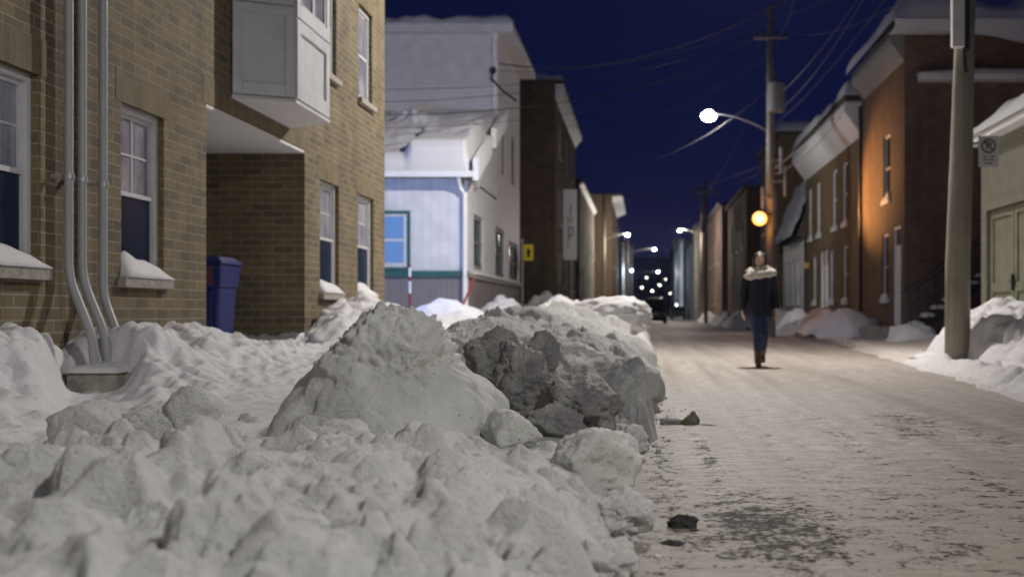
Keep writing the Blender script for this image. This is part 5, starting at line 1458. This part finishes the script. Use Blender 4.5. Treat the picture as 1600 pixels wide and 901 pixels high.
def woman(c):
    x0, y0, z0 = c
    t = thing('person', 'woman walking towards the viewer in a dark coat, cream scarf, blue jeans and brown boots', 'person', c)
    V = lambda x, y, z: Vector((x0+x, y0+y, z0+z))     # facing -y (towards the camera)
    skin = pmat('skin', (.66, .44, .34), .55, .06)
    coat = pmat('dark_wool', (.010, .012, .026), .85, .25, 20, bs=.3, bscale=60)
    jean = pmat('denim', (.022, .040, .10), .8, .25, 18, bs=.2)
    boot = pmat('brown_boot', (.12, .07, .035), .6, .25, 18)
    hairm = pmat('dark_hair', (.014, .009, .007), .5, .3, 40)
    wool = pmat('cream_wool', (.54, .50, .44), .9, .15, 30, bs=.6, bscale=50, bd=.01)
    # skeleton (mid stride: her right leg forward)
    hipL, hipR = V(.085, .0, .88), V(-.085, -.01, .88)
    kneeL, kneeR = V(.075, .03, .48), V(-.055, -.15, .50)
    ankL, ankR = V(.060, .25, .15), V(-.045, -.21, .09)
    shL, shR = V(.175, .0, 1.36), V(-.175, .0, 1.36)
    elL, elR = V(.225, .03, 1.08), V(-.235, .0, 1.08)
    wrL, wrR = V(.235, -.07, .845), V(-.245, .06, .85)
    b = BM()
    # head with face
    hc = V(0, -.01, 1.572)
    ellip(b, hc, (.074, .092, .108), 4); ellip(b, hc + Vector((0, -.030, -.055)), (.052, .055, .055), 3)
    tube(b, [hc + Vector((0, -.088, .012)), hc + Vector((0, -.108, -.022)), hc + Vector((0, -.090, -.034))], [.008, .014, .010], 8)      # nose
    ellip(b, hc + Vector((0, -.084, -.062)), (.024, .010, .0065), 2); ellip(b, hc + Vector((0, -.083, -.072)), (.020, .011, .007), 2)     # lips
    for s in (-1, 1):
        ellip(b, hc + Vector((s*.074, .005, -.005)), (.010, .020, .030), 2)     # ears
        ellip(b, hc + Vector((s*.030, -.082, .024)), (.020, .010, .006), 2)     # brow
        ellip(b, hc + Vector((s*.042, -.066, -.022)), (.022, .018, .018), 2)    # cheeks
    tube(b, [V(0, .01, 1.34), V(0, .0, 1.50)], [.058, .050], 14)
    # trunk
    tube(b, [V(0, .0, .84), V(0, .0, .92), V(0, .0, 1.08), V(0, .0, 1.25), V(0, .0, 1.36), V(0, .0, 1.41)], [.115, .125, .105, .120, .105, .06], 18)
    for s, sh, el, wr in ((1, shL, elL, wrL), (-1, shR, elR, wrR)):
        tube(b, [V(s*.05, 0, 1.37), sh, el, wr], [.06, .052, .040, .026], 12)
        # hand: palm, four unequal curled fingers and a thumb
        d = (wr - el).normalized(); side = Vector((1, 0, 0)) * s; fw = Vector((0, -1, 0))
        fw = (fw - d*fw.dot(d)).normalized(); inn = d.cross(fw)*(1 if s > 0 else -1)
        if inn.x*s > 0: inn = -inn
        palm0 = wr + d*.015; palm1 = wr + d*.085
        for k in range(4):
            o_ = fw*(.026 - .0175*k)
            tube(b, [palm0 + o_*.6, palm1 + o_], [.014, .0125], 8)
            ln = (.070, .078, .073, .058)[k]
            p1_ = palm1 + o_; p2_ = p1_ + d*ln*.45 + inn*.006; p3_ = p2_ + d*ln*.3 + inn*.018; p4_ = p3_ + d*ln*.16 + inn*.022
            tube(b, [p1_, p2_, p3_, p4_], [.0095, .009, .0082, .007], 8)
        p1_ = wr + d*.03 + fw*.022; p2_ = p1_ + d*.028 + fw*.026 + inn*.008; p3_ = p2_ + d*.030 + fw*.006 + inn*.008
        tube(b, [p1_, p2_, p3_], [.013, .011, .0085], 8)
    for hip, kn, an in ((hipL, kneeL, ankL), (hipR, kneeR, ankR)):
        tube(b, [hip, hip.lerp(kn, .5), kn, kn.lerp(an, .35), an], [.085, .072, .052, .050, .034], 12)
        ellip(b, an + Vector((0, -.06, -.045)), (.036, .10, .03), 3)
    body = obj('body', b, skin, t, recalc=True)
    remesh(body, .0052, 2)
    WL[body] = WL[t]
    # eyes
    b = BM()
    for s in (-1, 1): ellip(b, hc + Vector((s*.030, -.083, .008)), (.014, .009, .008), 2)
    obj('eyes', b, pmat('eye_dark', (.05, .04, .035), .3), t, smooth=True)
    # jeans
    b = BM()
    for hip, kn, an in ((hipL, kneeL, ankL), (hipR, kneeR, ankR)):
        tube(b, [hip + Vector((0, 0, .06)), hip, hip.lerp(kn, .5), kn, kn.lerp(an, .4), kn.lerp(an, .85)], [.095, .098, .084, .064, .062, .050], 14)
    ellip(b, V(0, 0, .90), (.16, .12, .12), 3)
    o = obj('jeans', b, jean, t); remesh(o, .010, 3)
    # coat: thigh-length, slightly flared, with sleeves
    b = BM()
    rings = [(.845, .185, .150), (.90, .180, .145), (1.0, .172, .135), (1.10, .165, .128), (1.22, .178, .132), (1.32, .190, .120), (1.38, .150, .10), (1.42, .08, .08)]
    seg = 28; rr = []
    for (z, rx, ry) in [(.74, .188, .155)] + rings:
        rr.append([b.verts.new(V(rx*math.cos(2*math.pi*k/seg)*(1+.015*math.sin(k*3+z*9)), ry*math.sin(2*math.pi*k/seg) - .005, z + (.02*math.sin(k*.9) if z < .8 else 0))) for k in range(seg)])
    for a, c_ in zip(rr, rr[1:]):
        for k in range(seg): b.faces.new([a[k], a[(k+1)%seg], c_[(k+1)%seg], c_[k]])
    b.faces.new(rr[0][::-1]); b.faces.new(rr[-1])
    for s, sh, el, wr in ((1, shL, elL, wrL), (-1, shR, elR, wrR)):
        tube(b, [V(s*.08, 0, 1.36), sh + Vector((s*.005, 0, -.01)), sh.lerp(el, .5) + Vector((s*.006, 0, 0)), el + Vector((s*.004, 0, 0)), el.lerp(wr, .5), wr - (wr-el)*.02], [.085, .078, .068, .062, .056, .050], 14)
    o = obj('coat', b, coat, t); remesh(o, .009, 3); WL[o] = WL[t]
    bb = BM(); tube(bb, [V(.004, -.158, .78), V(.004, -.150, .95), V(.004, -.140, 1.12), V(.004, -.144, 1.24)], .005, 6); obj('placket', bb, M['darkmetal'], o)
    # scarf: two thick coils
    b = BM()
    for (z, rx, ry, r, ph) in ((1.395, .155, .120, .058, .3), (1.355, .190, .140, .058, 1.5), (1.425, .115, .10, .040, 2.4)):
        n = 30; pts = [V(rx*math.cos(2*math.pi*k/n), ry*math.sin(2*math.pi*k/n) - .012, z + .028*math.sin(2*math.pi*k/n*1 + ph)) for k in range(n+1)]
        tube(b, pts, [r*(1+.15*math.sin(k*1.7+ph)) for k in range(n+1)], 10)
    ellip(b, V(.11, -.09, 1.37), (.10, .06, .05), 3); ellip(b, V(-.10, -.10, 1.345), (.085, .055, .05), 3)
    o = obj('scarf', b, wool, t); remesh(o, .009, 2)
    # hair gathered up, with a light band on the crown
    b = BM()
    ellip(b, hc + Vector((0, .022, .030)), (.088, .092, .098), 4)
    for s in (-1, 1): tube(b, [hc + Vector((s*.05, -.055, .085)), hc + Vector((s*.083, -.02, .03)), hc + Vector((s*.086, .01, -.05)), hc + Vector((s*.07, .03, -.10))], [.022, .026, .028, .026], 10)
    o = obj('hair', b, hairm, t); remesh(o, .007, 2); WL[o] = WL[t]
    b = BM(); ellip(b, hc + Vector((0, .075, .075)), (.048, .045, .045), 3); obj('hair_bun', b, hairm, o, smooth=True)
    # boots
    for kn, an, toe in ((kneeL, ankL, -.3), (kneeR, ankR, .25)):
        b = BM()
        tube(b, [kn.lerp(an, .62), an, an + Vector((0, -.005, -.045))], [.056, .052, .050], 14)
        ellip(b, an + Vector((0, -.075, -.045)), (.045, .12, .042), 3)
        o = obj('boot', b, boot, t); remesh(o, .007, 3); WL[o] = WL[t]
        b = BM(); tube(b, [an + Vector((0, .035, -.078)), an + Vector((0, -.17, -.082))], [.040, .042], 10)
        bmesh.ops.scale(b, vec=(1, 1, .3), space=Matrix.Translation(-(an + Vector((0, 0, -.082)))), verts=b.verts)
        obj('boot_sole', b, M['rubber'], o)
woman((at(1187, 572, 17.0).x, 17.0, 0.0))

bm = BM(); box(bm, -60, 60, -25, 420, -1.6, 24)
hm = bpy.data.materials.new('thin_haze'); hm.use_nodes = True
hn = hm.node_tree; hn.nodes.remove(hn.nodes['Principled BSDF'])
pv_ = hn.nodes.new('ShaderNodeVolumePrincipled')
pv_.inputs['Color'].default_value = (.62, .72, 1.0, 1); pv_.inputs['Density'].default_value = 0.0001; pv_.inputs['Anisotropy'].default_value = 0.85
hn.links.new(pv_.outputs[0], hn.nodes['Material Output'].inputs['Volume'])
tag(obj('haze', bm, hm), kind='stuff')
